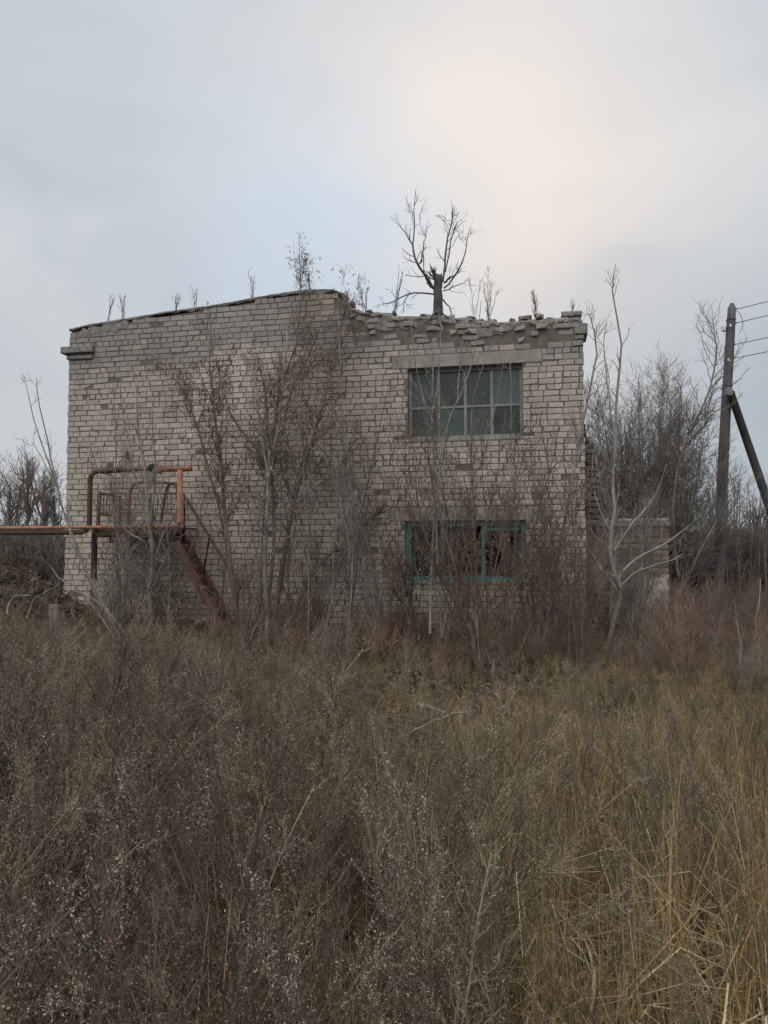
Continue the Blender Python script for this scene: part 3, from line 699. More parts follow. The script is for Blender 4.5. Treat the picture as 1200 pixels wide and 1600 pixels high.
# stair
n1, n2 = wp(274, 846, TN), wp(352, 992, TN); f1_, f2_ = wp(291, 846, TN + 0.55), wp(366, 984, TN + 0.55)
beam('stringer', n1, n2, 0.045, 0.12, 'rust', plat); beam('stringer', f1_, f2_, 0.045, 0.12, 'rust', plat)
for i in range(8):
    f = (i + 0.6) / 8.2
    a = Vector(n1).lerp(Vector(n2), f); b = Vector(f1_).lerp(Vector(f2_), f); b.z = a.z
    beam('tread', a, b, 0.03, 0.15, 'rust', plat)
bar('handrail', [wp(279, 762, TN + 0.5), wp(290, 777, TN + 0.5), wp(330, 843, TN + 0.5), wp(377, 920, TN + 0.5)], 0.024, 'rust', plat, 6, 14)
bar('railing_post', [wp(288, 776, TN + 0.5), wp(288, 850, TN + 0.5)], 0.016, 'rust', plat)
bar('railing_post', [wp(327, 838, TN + 0.5), wp(316, 912, TN + 0.5)], 0.014, 'rust', plat)
bar('railing_post', [wp(374, 914, TN + 0.5), wp(366, 975, TN + 0.5)], 0.016, 'rust', plat)

# ------------------------------------------------------------------ pipes
TP = -0.86
post = thing('pipe_support', 'dark brown pipe post with a side bracket standing under the pipes', 'post', (0, WALL_Y, 0), -TH)
bar('post', [wp(148, 826, TP), wp(146.5, 900, TP), (W(146, 960, TP)[0], TP, 0.2)], 0.052, 'brown_paint', post, 10)
bar('bracket', [wp(150, 836, TP), wp(184, 836, TP)], 0.033, 'brown_paint', post, 8)
bar('bracket_stub', [wp(175, 838, TP), wp(174.5, 849, TP)], 0.045, 'brown_paint', post, 8)
bp_ = thing('brown_pipe', 'dark brown pipe running in from the left and bending up the wall', 'pipe', (0, WALL_Y, 0), -TH)
s140 = W(140, 790, TP)[0]; zt_ = W(180, 735, TP)[1]; zl_ = W(60, 832, TP)[1]; s_in = s140 - 14
r_ = 0.16
elbow = lambda cx, cz, a0_, a1_: [(cx + r_ * math.cos(a), TP, cz + r_ * math.sin(a)) for a in np.linspace(a0_, a1_, 7)]
pts = [(s_in, TP, zl_), (s_in + 5, TP, zl_)] + elbow(s140 - r_, zl_ + r_, -math.pi / 2, 0) + elbow(s140 + r_, zt_ - r_, math.pi, math.pi / 2) + [(W(190, 735, TP)[0], TP, zt_)]
bar('pipe_run', pts, 0.044, 'brown_paint', bp_, 12)
bar('pipe_neck', [(W(189, 735, TP)[0], TP, zt_), (W(236, 735, TP)[0], TP, zt_ + 0.005)], 0.030, 'brown_paint', bp_, 10)
s0v = W(240, 733, TP)[0]
t = Tubes(); t.add(np.array([(s0v - 0.10, TP, zt_ + 0.01), (s0v - 0.06, TP, zt_ + 0.02), (s0v, TP, zt_ + 0.02), (s0v + 0.06, TP, zt_ + 0.015), (s0v + 0.085, TP, zt_ + 0.01)]), np.array([0.03, 0.072, 0.082, 0.07, 0.03]), 10)
link('insulated_joint', t.mesh('insulated_joint', 'black_wrap'), bp_)
bar('pipe_hanger', [wp(158, 739, TP + 0.02), wp(172, 741, TP + 0.4), wp(176, 744, 0.0)], 0.012, 'brown_paint', bp_)
for sx in (s_in + 4.5, s_in + 9.5): bar('pipe_joint', [(sx, TP, zl_), (sx + 0.06, TP, zl_)], 0.052, 'brown_paint', bp_, 12)
op = thing('orange_gas_pipe', 'orange gas pipe crossing the platform and turning up to a flange on the wall', 'pipe', (0, WALL_Y, 0), -TH)
TG = -0.90; zg = W(140, 825, TG)[1]; s281 = W(281, 780, TG)[0]; zo = W(275, 733, TG)[1]
bar('pipe_run', [(s281 - 15, TG, zg - 0.02), (s281 - 8, TG, zg), (s281 - 0.12, TG, zg + 0.015), (s281 - 0.035, TG, zg + 0.035), (s281, TG, zg + 0.10)], 0.030, 'orange_paint', op, 10)
bar('riser', [(s281, TG, zg + 0.08), (s281, TG, zo - 0.02)], 0.047, 'orange_paint', op, 10)
bar('pipe_run', [(W(251, 733, TG)[0], TG, zo), (W(298, 733, TG)[0], TG, zo)], 0.036, 'orange_paint', op, 10)
s_f = W(249, 733, TG)[0]; bar('flange', [(s_f - 0.02, TG, zo), (s_f + 0.025, TG, zo)], 0.072, 'orange_paint', op, 12)
bar('valve_stem', [(s_f, TG, zo + 0.04), (s_f - 0.01, TG, zo + 0.11)], 0.012, 'orange_paint', op)
bar('end_cap', [(W(296, 733, TG)[0], TG, zo), (W(299, 733, TG)[0], TG, zo)], 0.044, 'orange_paint', op, 10)
for dx in (-1.2, -5.2): bar('weld_collar', [(s281 + dx, TG, zg + 0.012 + dx * 0.0028), (s281 + dx + 0.03, TG, zg + 0.012 + dx * 0.0028)], 0.036, 'orange_paint', op, 10)

# ------------------------------------------------------------------ leaning power pole
PY = 15.0
pole = thing('power_pole', 'leaning grey wooden power pole with a diagonal brace, right of the building', 'pole')
bot = at(1121, 935, PY); bot.z = ground_z(bot.x, bot.y) - 0.3
top = at(1143.5, 482, PY)
P = resample([bot, at(1131, 700, PY), at(1139, 560, PY), top], 8); t = Tubes(); t.add(P, np.linspace(0.112, 0.08, 8), 12)
tt = np.array(at(1144, 474, PY)); t.add(np.array([P[-1], tt]), np.array([0.08, 0.036]), 12)
link('post', t.mesh('post', 'pole_wood'), pole)
b0 = at(1141, 612, PY - 0.17); b1 = at(1268, 985, PY - 0.1)
t = Tubes(); t.add(np.array([b0, b0.lerp(b1, 0.5), b1]), np.array([0.075, 0.085, 0.095]), 12); link('brace', t.mesh('brace', 'pole_wood'), pole)
c = at(1138.5, 612, PY - 0.26); link('junction_box', box_mesh('junction_box', c.x - 0.065, c.x + 0.065, c.y - 0.05, c.y + 0.05, c.z - 0.08, c.z + 0.08, 'grey_box', 0.012), pole)
def insulator(px, py, Y, r=0.032, h=0.10):
    c = np.array(at(px, py, Y)); t = Tubes()
    t.add(np.array([c + (0, 0, -h / 2), c + (0, 0, -h * 0.2), c + (0, 0, h * 0.05), c + (0, 0, h * 0.3), c + (0, 0, h / 2)]), np.array([r * 1.1, r * 1.15, r * 0.8, r, r * 0.45]), 10)
    return link('insulator', t.mesh('insulator', 'porcelain'), pole)
insulator(1129, 513, PY); insulator(1141.5, 508, PY - 0.14, 0.022, 0.06); insulator(1138.5, 562, PY - 0.15, 0.024, 0.06)
bar('hook', [at(1129.5, 516, PY), at(1132, 518.5, PY), at(1134.5, 516, PY), at(1135, 511, PY), at(1138, 509, PY)], 0.011, 'wire', pole, 6, 12)
for x, y in ((1148.5, 483), (1148, 505), (1146, 538), (1145, 560)): bar('bolt', [at(x - 3, y, PY - 0.05), at(x + 3.5, y - 0.4, PY - 0.05)], 0.014, 'wire', pole)
for yb in (604, 622, 640, 500): 
    cx_ = at(np.interp(yb, [482, 560, 700], [1143.5, 1139, 1131]), yb, PY); ring_ = [cx_ + Vector((0.098 * math.cos(a), 0.098 * math.sin(a), 0.01 * math.sin(a * 2))) for a in np.linspace(0, 6.283, 14)]
    bar('wire_binding', ring_, 0.007, 'wire', pole, 4)
bar('loose_wire', [at(1151, 485, PY), at(1157, 492, PY), at(1161, 504, PY), at(1159, 513, PY), at(1155, 521, PY)], 0.006, 'wire', pole, 4, 14)
bar('loose_wire', [at(1146, 567, PY), at(1152, 564, PY), at(1163, 558, PY)], 0.006, 'wire', pole, 4, 8)
for i, (x, y, dz) in enumerate(((1150, 483.5, 0.0), (1149, 505, 0.02), (1147.5, 538.5, 0.0), (1146.5, 560, 0.0))):
    a = at(x, y, PY); b = Vector((a.x + 7.2, 5.0, a.z + 0.2 + dz))
    pts = [a.lerp(b, f) - Vector((0, 0, 0.25 * 4 * f * (1 - f) * 0.5)) for f in np.linspace(0, 1, 14)]
    o = bar('overhead_wire', pts, 0.0075, 'wire', None, 4)
    tag(o, ['topmost overhead wire leaving the power pole to the right', 'second overhead wire from the top of the power pole', 'third overhead wire from the top of the power pole', 'lowest overhead wire leaving the power pole to the right'][i], 'wire', 'wires on the power pole')

# ------------------------------------------------------------------ saplings and shrubs
def wallY(px, t):
    r = ray(px, 700); k = (WALL_Y * CT + t) / (r.x * ST + r.y * CT); return r.y * k
TW1 = dict(per=9, t0=0.15, t1=0.98, length=0.55, ang=0.75, up=0.25, rs=0.5, k=5, rmin=0.0036, wig=0.05)
TW2 = dict(per=9, t0=0.2, t1=1.0, length=0.22, ang=0.7, up=0.2, rs=0.6, k=4, rmin=0.0028, wig=0.06)
TW3 = dict(per=10, t0=0.3, t1=1.0, length=0.10, ang=0.7, up=0.15, rs=0.7, k=3, rmin=0.0024, wig=0.06)
def seed_clusters(rng, tips, n, L_=0.036):
    """hanging bunches of dry maple keys at twig tips"""
    if len(tips) == 0: return None
    pick = tips[rng.integers(0, len(tips), n)]
    V = []; Q = []
    for p in pick:
        m = rng.integers(3, 7); c = p + rng.normal(size=3) * 0.04
        for j in range(m):
            a = rng.random() * 6.283; b = c + np.array((math.cos(a), math.sin(a), 0)) * 0.05 * rng.random() - np.array((0, 0, 0.13 * rng.random()))
            d = np.array((math.cos(a) * 0.45, math.sin(a) * 0.45, -1.0)) + rng.normal(size=3) * 0.18; d /= np.linalg.norm(d)
            s = np.cross(d, rng.normal(size=3)); s /= np.linalg.norm(s) + 1e-9
            l = L_ * (0.8 + 0.6 * rng.random()); w = l * 0.19; k = len(V)
            V += [b - s * w * 0.35, b + s * w * 0.35, b + d * l * 0.6 + s * w, b + d * l, b + d * l * 0.6 - s * w * 0.9]
            Q += [(k, k + 1, k + 2, k + 4)]; T_ = (k + 4, k + 2, k + 3); Q.append(T_)
    quads = [q for q in Q if len(q) == 4]; tris = [q for q in Q if len(q) == 3]
    return np.array(V), quads, tris
def plant(name, label, cat, stems, bark, lv=(TW1, TW2, None), twig_bark=None, seeds=0, group=None, seed=1, sides=6, seed_part='seed_cluster', trunk='trunk', crown='crown'):
    rng = np.random.default_rng(seed)
    base = Vector(stems[0][0][0]); root = thing(name, label, cat, base, 0, group)
    Mi = Matrix.Translation(-base)
    for i, (P, R) in enumerate(stems):
        t = Tubes(); t.add(P, R, sides); me = t.mesh(trunk, bark); me.transform(Mi); link(trunk, me, root)
    tw, tips = grown(rng, stems, *lv)
    if len(tips): me = tw.mesh(crown, twig_bark or bark); me.transform(Mi); link(crown, me, root)
    if seeds:
        r = seed_clusters(rng, tips, seeds)
        me = mesh_np(seed_part, r[0], r[1], r[2], False, ['seed_wing']); me.transform(Mi); stuff(link(seed_part, me, root))
    return root
def S(pts, Y, r0, r1=0.004, k=10, seed=0, depth=0.12): return stem_px(pts, Y, r0, r1, k, np.random.default_rng(seed + 100), 0.05, depth)
def lv(**kw):
    def f(d, pre):
        r = dict(d, **{k[2:]: v for k, v in kw.items() if k.startswith(pre)}); r['per'] *= 1.25; return r
    return f(TW1, 'a_'), f(TW2, 'b_'), (f(TW3, 'c_') if kw.get('three') else None)

# maple clump in front of the wall's middle, still hung with keys
Y = wallY(420, -0.9)
mp = [S([(372, 985), (366, 930), (357, 860), (350, 790), (345, 720), (335, 640), (326, 560), (330, 500)], Y, 0.042, 0.006, 14, 1),
      S([(398, 985), (408, 930), (412, 860), (415, 780), (420, 730), (425, 690), (432, 640), (440, 600), (462, 540), (470, 460), (468, 395)], Y, 0.045, 0.005, 16, 2),
      S([(412, 985), (425, 900), (428, 800), (424, 745), (418, 690), (416, 620), (400, 560)], Y + 0.1, 0.034, 0.005, 14, 3),
      S([(426, 985), (440, 900), (455, 800), (470, 740), (495, 660), (515, 590), (532, 520), (546, 450)], Y, 0.045, 0.005, 14, 4),
      S([(452, 978), (470, 930), (500, 880), (545, 842), (580, 810), (612, 775), (640, 748)], Y + 0.1, 0.048, 0.01, 14, 5),
      S([(368, 930), (350, 830), (328, 740), (305, 660), (285, 610), (262, 575)], Y - 0.1, 0.024, 0.004, 12, 6),
      S([(425, 745), (400, 700), (368, 660), (348, 610), (340, 570)], Y, 0.02, 0.004, 10, 7),
      S([(455, 800), (480, 770), (520, 740), (548, 700), (560, 660)], Y, 0.02, 0.004, 10, 8),
      S([(438, 690), (452, 620), (480, 560), (505, 500)], Y, 0.025, 0.005, 10, 9)]
plant('maple_clump', 'many-stemmed bare maple hung with brown seed keys in front of the wall', 'tree', mp, 'bark_brown',
      lv(a_per=9, a_length=0.7, a_t0=0.3, a_rmin=0.0036, a_rs=0.32, b_per=10, b_length=0.3, b_rmin=0.0026), seeds=2300, seed=3, sides=7)
plant('sapling', 'pale grey straight sapling in front of the maple stems', 'tree',
      [S([(418, 990), (414, 900), (416, 820), (419, 740), (421, 705)], Y - 0.5, 0.038, 0.022, 10, 12), S([(420, 742), (428, 700), (437, 650), (446, 560), (448, 520)], Y - 0.5, 0.024, 0.005, 10, 13), S([(419, 745), (412, 700), (404, 640), (396, 560), (388, 500)], Y - 0.5, 0.02, 0.005, 10, 14), S([(418, 840), (405, 820), (390, 780), (372, 740)], Y - 0.5, 0.014, 0.004, 8, 15)],
      'bark_pale', lv(a_per=5, a_length=0.35), seed=4)
plant('sapling', 'thin dark sapling standing upright just right of the maple stems', 'tree',
      [S([(452, 1010), (451, 950), (451, 880), (451, 830), (446, 790), (432, 745), (425, 735)], Y - 1.0, 0.02, 0.01, 12, 16), S([(446, 792), (465, 740), (480, 690)], Y - 1.0, 0.01, 0.004, 8, 17)],
      'bark_dark', lv(a_per=4, a_length=0.3), seed=5)
# pale shrub in front of the platform
Y = wallY(232, -1.7)
plant('sapling', 'pale branching sapling in front of the steel platform', 'tree',
      [S([(235, 990), (233, 930), (237, 880), (236, 840), (231, 790), (226, 730), (215, 660), (212, 590)], Y, 0.045, 0.006, 14, 21), S([(236, 880), (228, 850), (212, 838), (195, 826), (180, 800)], Y, 0.018, 0.004, 10, 22), S([(237, 890), (250, 850), (262, 820), (285, 790), (292, 770)], Y, 0.018, 0.004, 10, 23), S([(235, 930), (250, 890), (268, 850), (278, 838)], Y, 0.018, 0.004, 10, 24), S([(233, 850), (240, 790), (243, 740), (240, 690), (238, 620)], Y, 0.02, 0.005, 10, 25), S([(232, 800), (213, 750), (200, 690), (191, 640), (188, 590)], Y, 0.016, 0.004, 10, 26)],
      'bark_grey', lv(a_per=7, a_length=0.4, b_per=7), seed=6)
Y = wallY(300, -1.6)
for i, (pts, r0, lb) in enumerate([
    ([(262, 990), (275, 930), (290, 880), (310, 820), (322, 760)], 0.014, 'thin sapling leaning right beside the ladder stair'),
    ([(205, 995), (190, 930), (182, 860), (178, 790), (181, 700), (176, 600)], 0.016, 'slender upright sapling left of the pale one by the platform'),
    ([(330, 1000), (345, 940), (352, 900), (352, 850), (350, 810)], 0.014, 'slender sapling rising behind the foot of the stair')]):
    plant('sapling', lb, 'tree', [S(pts, Y - 0.15 * i, r0, 0.004, 10, 30 + i)], 'bark_brown', lv(a_per=7, a_length=0.35, b_per=7), seed=30 + i)
# long whips at the left corner
Y = 9.8
plant('whip_shrub', 'shrub with long thin whips leaning left past the building corner', 'shrub',
      [S([(205, 1005), (165, 950), (135, 890), (110, 830), (95, 780), (75, 720), (52, 650), (37, 585)], Y, 0.016, 0.004, 14, 41), S([(190, 1000), (150, 930), (122, 870), (100, 800), (84, 735), (72, 680), (60, 630), (57, 590)], Y, 0.015, 0.004, 14, 42), S([(180, 1000), (130, 925), (95, 905), (78, 885), (60, 870)], Y, 0.012, 0.004, 10, 43), S([(215, 1010), (170, 960), (145, 935), (120, 925), (95, 905)], Y, 0.012, 0.004, 10, 44), S([(92, 770), (75, 735), (60, 705), (48, 690)], Y, 0.006, 0.003, 8, 45)],
      'bark_grey', lv(a_per=2.5, a_length=0.35, b_per=5), seed=8)
# grey stems between the maple and the window
Y = wallY(540, -0.8)
for i, (pts, r0, bk, lb) in enumerate([
    ([(545, 985), (547, 900), (545, 830), (541, 770), (537, 700), (533, 620), (530, 540), (528, 470)], 0.02, 'bark_grey', 'tall grey sapling right of the maple clump'),
    ([(600, 985), (588, 920), (575, 850), (562, 820), (552, 780), (545, 730), (541, 680)], 0.018, 'bark_pale', 'pale crooked sapling left of the lower window'),
    ([(545, 1000), (550, 940), (558, 880), (566, 800), (580, 730), (595, 660), (607, 600)], 0.014, 'bark_dark', 'thin dark sapling slanting right toward the upper window'),
    ([(508, 990), (520, 930), (522, 860), (528, 790), (524, 720)], 0.013, 'bark_grey', 'short grey sapling under the thick slanting maple limb'),
    ([(640, 975), (628, 930), (612, 890), (590, 830), (575, 812)], 0.016, 'bark_brown', 'brown sapling leaning left beside the lower window')]):
    plant('sapling', lb, 'tree', [S(pts, Y - 0.25 * i, r0, 0.004, 12, 50 + i)], bk, lv(a_per=7, a_length=0.4, b_per=8), seed=50 + i, group=None)
# pale saplings across the upper window
Y = wallY(700, -1.4)
plant('sapling', 'pale whitish sapling forking in front of the upper window, left half', 'tree',
      [S([(690, 1000), (684, 900), (680, 800), (677, 720), (676, 650), (675, 590), (680, 530)], Y, 0.02, 0.006, 14, 61), S([(677, 660), (665, 635), (656, 600), (648, 560), (642, 500)], Y, 0.012, 0.004, 10, 62), S([(676, 640), (684, 600), (688, 560), (690, 510)], Y, 0.009, 0.003, 8, 63)],
      'bark_pale', lv(a_per=4, a_length=0.4, b_per=6), seed=61)
plant('sapling', 'pale sapling leaning right across the middle of the upper window', 'tree',
      [S([(672, 990), (676, 850), (684, 760), (692, 700), (703, 655), (714, 630), (730, 590), (743, 545), (752, 470)], Y - 0.2, 0.02, 0.005, 14, 64), S([(713, 632), (716, 600), (720, 560), (728, 500)], Y - 0.2, 0.010, 0.004, 8, 65)],
      'bark_pale', lv(a_per=4, a_length=0.4, b_per=6), seed=62)
plant('sapling', 'grey sapling rising before the right mullion of the upper window', 'tree',
      [S([(745, 985), (742, 880), (738, 780), (735, 700), (737, 640), (745, 600), (762, 540)], Y, 0.016, 0.004, 12, 66), S([(735, 720), (752, 690), (770, 650), (782, 600), (790, 550)], Y, 0.010, 0.004, 10, 67)],
      'bark_grey', lv(a_per=5, a_length=0.4, b_per=7), seed=63)
plant('sapling', 'slim grey sapling near the right edge of the upper window', 'tree',
      [S([(800, 990), (802, 900), (806, 820), (800, 740), (797, 680), (799, 620), (796, 560)], Y, 0.014, 0.004, 12, 68)], 'bark_grey', lv(a_per=5, a_length=0.35, b_per=7), seed=64)
# reddish fan-shaped shrub in the middle, nearest of the big ones
Y = 8.7
fan = [S([(752, 1092), (748, 1050), (742, 1020), (738, 990), (722, 955), (700, 920), (685, 895), (672, 860), (655, 800), (648, 740)], Y, 0.045, 0.006, 14, 71)]
tops = [(668, 700, 0), (690, 760, 1), (735, 690, 0), (752, 640, 1), (790, 640, 0), (812, 700, 1), (835, 655, 0), (872, 690, 1), (890, 780, 0), (640, 800, 1), (800, 780, 0), (720, 790, 1), (905, 840, 1), (845, 830, 0)]
r71 = random.Random(71)
for i, (x, y, k) in enumerate(tops):
    f = r71.random(); bx, by = (744 + 8 * f, 985 + 75 * f) if k == 0 else (770 + r71.uniform(-20, 60), 1060 + r71.uniform(-25, 15))
    mx = bx + (x - bx) * r71.uniform(0.25, 0.5); my = by + (y - by) * r71.uniform(0.35, 0.5)
    qx = bx + (x - bx) * r71.uniform(0.6, 0.85); qy = by + (y - by) * 0.75
    fan.append(S([(bx, by), (mx, my), (qx, qy), (x, y)], Y + r71.uniform(-0.2, 0.2), r71.uniform(0.007, 0.013), 0.003, 10, 72 + i, 0.3))
plant('fan_shrub', 'reddish-brown shrub fanning out from one base in front of the lower window', 'shrub', fan, 'bark_red',
      lv(a_per=5, a_length=0.6, a_ang=0.5, b_per=6, b_length=0.24), seed=72, seeds=80, seed_part='dead_leaves')
# more brown shoots under and beside the lower window
for i, (bx, by, w, h, n, Yd, bk, lb) in enumerate([
    (648, 985, 40, 110, 8, 11.3, 'bark_red', 'rusty-brown shrub at the lower left corner of the lower window'),
    (850, 1000, 85, 260, 14, 10.6, 'bark_red', 'reddish shrub against the wall right of the lower window'),
    (905, 1075, 75, 300, 12, 9.0, 'bark_brown', 'brown shrub rising in front of the right corner of the building'),
    (500, 1000, 55, 150, 10, 11.4, 'bark_brown', 'low brown shrub at the wall foot under the slanting limb'),
    (255, 1000, 45, 110, 8, 11.6, 'bark_brown', 'bushy low shrub under the steel platform'),
    (170, 1005, 55, 110, 9, 11.0, 'bark_grey', 'low grey shrub beside the pipe support'),
    (590, 1010, 50, 150, 10, 11.0, 'bark_grey', 'twiggy grey shrub left of the lower window'),
    (385, 1015, 60, 140, 9, 10.8, 'bark_brown', 'low twiggy shrub at the foot of the maple clump'),
    (985, 1010, 70, 235, 22, 10.9, 'bark_grey', 'tangled grey shrub covering the front of the low annex'),
    (720, 1000, 60, 300, 7, 11.0, 'bark_red', 'tall reddish shrub between the two windows')]):
    r_ = random.Random(200 + i); st = []
    for j in range(n):
        x = bx + r_.uniform(-w, w); y = by - h * r_.uniform(0.55, 1.1)
        b = bx + r_.uniform(-w, w) * 0.25
        st.append(S([(b, by + r_.uniform(0, 12)), (b + (x - b) * 0.35, by + (y - by) * 0.4), (b + (x - b) * 0.7, by + (y - by) * 0.72), (x, y)], Yd + r_.uniform(-0.2, 0.2), r_.uniform(0.006, 0.011), 0.003, 8, 210 + i * 20 + j, 0.2))
    plant('shrub', lb, 'shrub', st, bk, lv(a_per=8, a_length=0.5, a_ang=0.6, b_per=7, b_length=0.22), seed=200 + i, seeds=60, seed_part='dead_leaves')
# slender shoots nobody could name one by one, all over the front of the wall
r_ = random.Random(330); SHOOTS = []
for i in range(40):
    bx = r_.choice([r_.uniform(170, 260), r_.uniform(385, 640), r_.uniform(560, 900)]); by = r_.uniform(985, 1010); h = r_.uniform(150, 420) * (0.8 if bx < 350 else 1)
    tx = bx + r_.uniform(-0.22, 0.22) * h; Yd = wallY(bx, -r_.uniform(0.35, 2.2)); c = r_.uniform(-0.06, 0.06) * h
    bk = r_.choice(['bark_grey', 'bark_brown', 'bark_red', 'bark_grey', 'bark_pale'])
    zone = 'left of the steel stair' if bx < 262 else 'among the maple stems' if bx < 470 else 'between the maple and the lower window' if bx < 610 else 'under the left half of the lower window' if bx < 725 else 'under the right half of the lower window' if bx < 825 else 'on the bare wall right of the lower window'
    lean_ = (tx - bx) / h
    lab = f"{'tall' if h > 300 else 'medium' if h > 210 else 'short'} {dict(bark_grey='grey', bark_brown='brown', bark_red='reddish', bark_pale='whitish')[bk]} shoot {'leaning left' if lean_ < -0.07 else 'leaning right' if lean_ > 0.07 else 'standing upright'}, {zone}"
    SHOOTS.append((lab, bx, plant('slender_shoot', lab, 'shrub',
          [S([(bx, by), (bx + (tx - bx) * 0.3 + c, by - h * 0.35), (bx + (tx - bx) * 0.7 + c, by - h * 0.7), (tx, by - h)], Yd, r_.uniform(0.006, 0.011), 0.003, 10, 340 + i, 0.08)],
          bk, lv(a_per=8, a_length=0.7, a_ang=0.65, b_per=7, b_length=0.28, b_ang=0.8), seed=340 + i, sides=4, seeds=24, seed_part='dead_leaves', group='slender shoots in front of the wall', trunk='stem', crown='twigs')))
for lab in {a for a, _, _ in SHOOTS}:
    same = sorted([(b, o) for a, b, o in SHOOTS if a == lab], key=lambda q: q[0])
    for q, (b, o) in enumerate(same):
        if len(same) > 1: o['label'] = lab + [', the left one', ', the right one', ', the middle one'][0 if q == 0 else 1 if q == len(same) - 1 else 2]
# pale sapling with wide limbs at the right corner
Y = 10.2
plant('sapling', 'tall pale sapling with wide limbs in front of the low annex', 'tree',
      [S([(945, 1040), (955, 990), (968, 940), (966, 910), (955, 880), (955, 830), (960, 790), (958, 750), (962, 690), (962, 630), (966, 590), (972, 540), (962, 480), (956, 440), (962, 412)], Y, 0.036, 0.005, 20, 81, 0.06),
       S([(968, 925), (945, 895), (925, 865), (905, 840)], Y, 0.022, 0.006, 10, 82), S([(966, 905), (985, 880), (1010, 865), (1050, 842), (1080, 820), (1095, 808)], Y, 0.022, 0.006, 12, 83), S([(970, 915), (990, 895), (1020, 885), (1050, 875), (1068, 865)], Y, 0.016, 0.005, 10, 84), S([(960, 860), (985, 820), (1005, 800), (1030, 760), (1042, 725)], Y, 0.018, 0.005, 10, 85), S([(960, 690), (955, 640), (948, 590), (944, 540), (948, 500)], Y, 0.014, 0.004, 10, 86), S([(955, 830), (935, 790), (925, 740), (928, 680)], Y, 0.012, 0.004, 10, 87)],
      'bark_pale', lv(a_per=3.5, a_length=0.4, b_per=6), twig_bark='bark_grey', seed=81)
Y = 10.9
plant('sapling', 'dark sapling leaning along the right edge of the building', 'tree',
      [S([(850, 1000), (868, 900), (880, 830), (892, 760), (900, 710), (912, 650), (926, 590), (932, 550), (924, 500), (920, 490)], Y, 0.03, 0.005, 14, 91), S([(884, 810), (870, 760), (850, 700), (846, 640)], Y, 0.014, 0.004, 10, 92), S([(900, 710), (925, 690), (940, 640), (952, 600), (943, 555)], Y, 0.014, 0.004, 10, 93), S([(880, 840), (905, 790), (925, 750), (950, 730)], Y, 0.012, 0.004, 10, 94)],
      'bark_grey', lv(a_per=6, a_length=0.45, b_per=7), seed=91)
Y = 8.6
plant('sapling', 'pair of bare curved shoots standing in the weeds at the far right', 'shrub',
      [S([(1150, 1060), (1165, 1035), (1178, 1000), (1184, 950), (1188, 905)], Y, 0.014, 0.004, 10, 95), S([(1156, 1050), (1158, 1010), (1152, 975), (1149, 945)], Y, 0.010, 0.004, 8, 96)], 'bark_pale', lv(a_per=1.5, a_length=0.2, b_per=2), seed=95)
# big bush behind the annex
r_ = random.Random(300); st = []
for j in range(80):
    a = r_.uniform(-1, 1); x = 1020 + a * 128 + r_.uniform(-16, 16); y = 578 + 130 * a * a + r_.uniform(-10, 150)
    b = 1016 + a * 62 + r_.uniform(-10, 10); by = 930
    st.append(S([(b, by), (b + (x - b) * r_.uniform(0.2, 0.5), by - (by - y) * 0.35), (b + (x - b) * r_.uniform(0.55, 0.85), by - (by - y) * 0.7), (x, y)], 14.4 + r_.uniform(-0.9, 0.8), r_.uniform(0.008, 0.016), 0.004, 10, 310 + j, 0.25))
st.append(S([(1060, 900), (1050, 800), (1062, 720), (1082, 665), (1105, 620), (1118, 570), (1118, 535), (1114, 500)], 14.0, 0.03, 0.007, 14, 390))
plant('large_bush', 'dense leafless bush rising behind the low annex beside the power pole', 'shrub', st, 'bark_bush',
      lv(a_per=7, a_length=0.95, a_ang=0.75, a_up=0.35, a_rmin=0.004, b_per=7, b_length=0.4, b_ang=0.8, b_rmin=0.0032), seed=300, sides=5)
r_ = random.Random(301); st = []
for j in range(34):
    x = 1165 + r_.uniform(-60, 75); y = r_.uniform(715, 850); b = x + r_.uniform(-15, 15)
    st.append(S([(b, 950), (b + (x - b) * 0.4, 880), (x, y)], 15.6 + r_.uniform(-0.8, 0.8), r_.uniform(0.012, 0.02), 0.005, 8, 400 + j, 0.2))
plant('shrub', 'sparse bare shrub to the right of the power pole', 'shrub', st, 'bark_bush', lv(a_per=5, a_length=0.6, a_ang=0.6, a_rmin=0.005, b_per=5, b_length=0.3, b_rmin=0.0045), seed=301, sides=5)

# tree and shoots growing on top of the wall
Y = wallY(685, 0.2)
rt = [S([(684, 492), (684, 470), (684, 445), (685, 430)], Y, 0.088, 0.055, 8, 501, 0.0),
      S([(680, 452), (668, 438), (652, 410), (645, 385), (640, 368)], Y, 0.024, 0.010, 10, 502), S([(645, 383), (648, 350), (646, 330), (650, 295)], Y, 0.012, 0.004, 8, 503), S([(655, 412), (662, 385), (668, 352)], Y, 0.010, 0.004, 8, 504), S([(642, 378), (630, 360), (624, 353)], Y, 0.010, 0.004, 6, 505),
      S([(692, 440), (695, 410), (699, 375), (706, 345), (707, 325)], Y, 0.018, 0.008, 10, 506), S([(696, 425), (703, 390), (712, 350), (715, 346)], Y, 0.012, 0.005, 8, 507), S([(694, 450), (712, 430), (725, 400), (732, 362)], Y, 0.016, 0.004, 8, 508), S([(692, 455), (710, 448), (728, 440)], Y, 0.012, 0.004, 8, 509),
      S([(680, 460), (665, 458), (640, 460), (622, 468), (608, 474), (598, 476)], Y, 0.016, 0.005, 10, 510), S([(690, 468), (700, 478), (708, 495)], Y - 0.15, 0.014, 0.006, 8, 511), S([(640, 458), (632, 470), (630, 490)], Y - 0.2, 0.010, 0.004, 6, 512), S([(694, 442), (700, 436), (706, 432)], Y, 0.02, 0.014, 5, 513)]
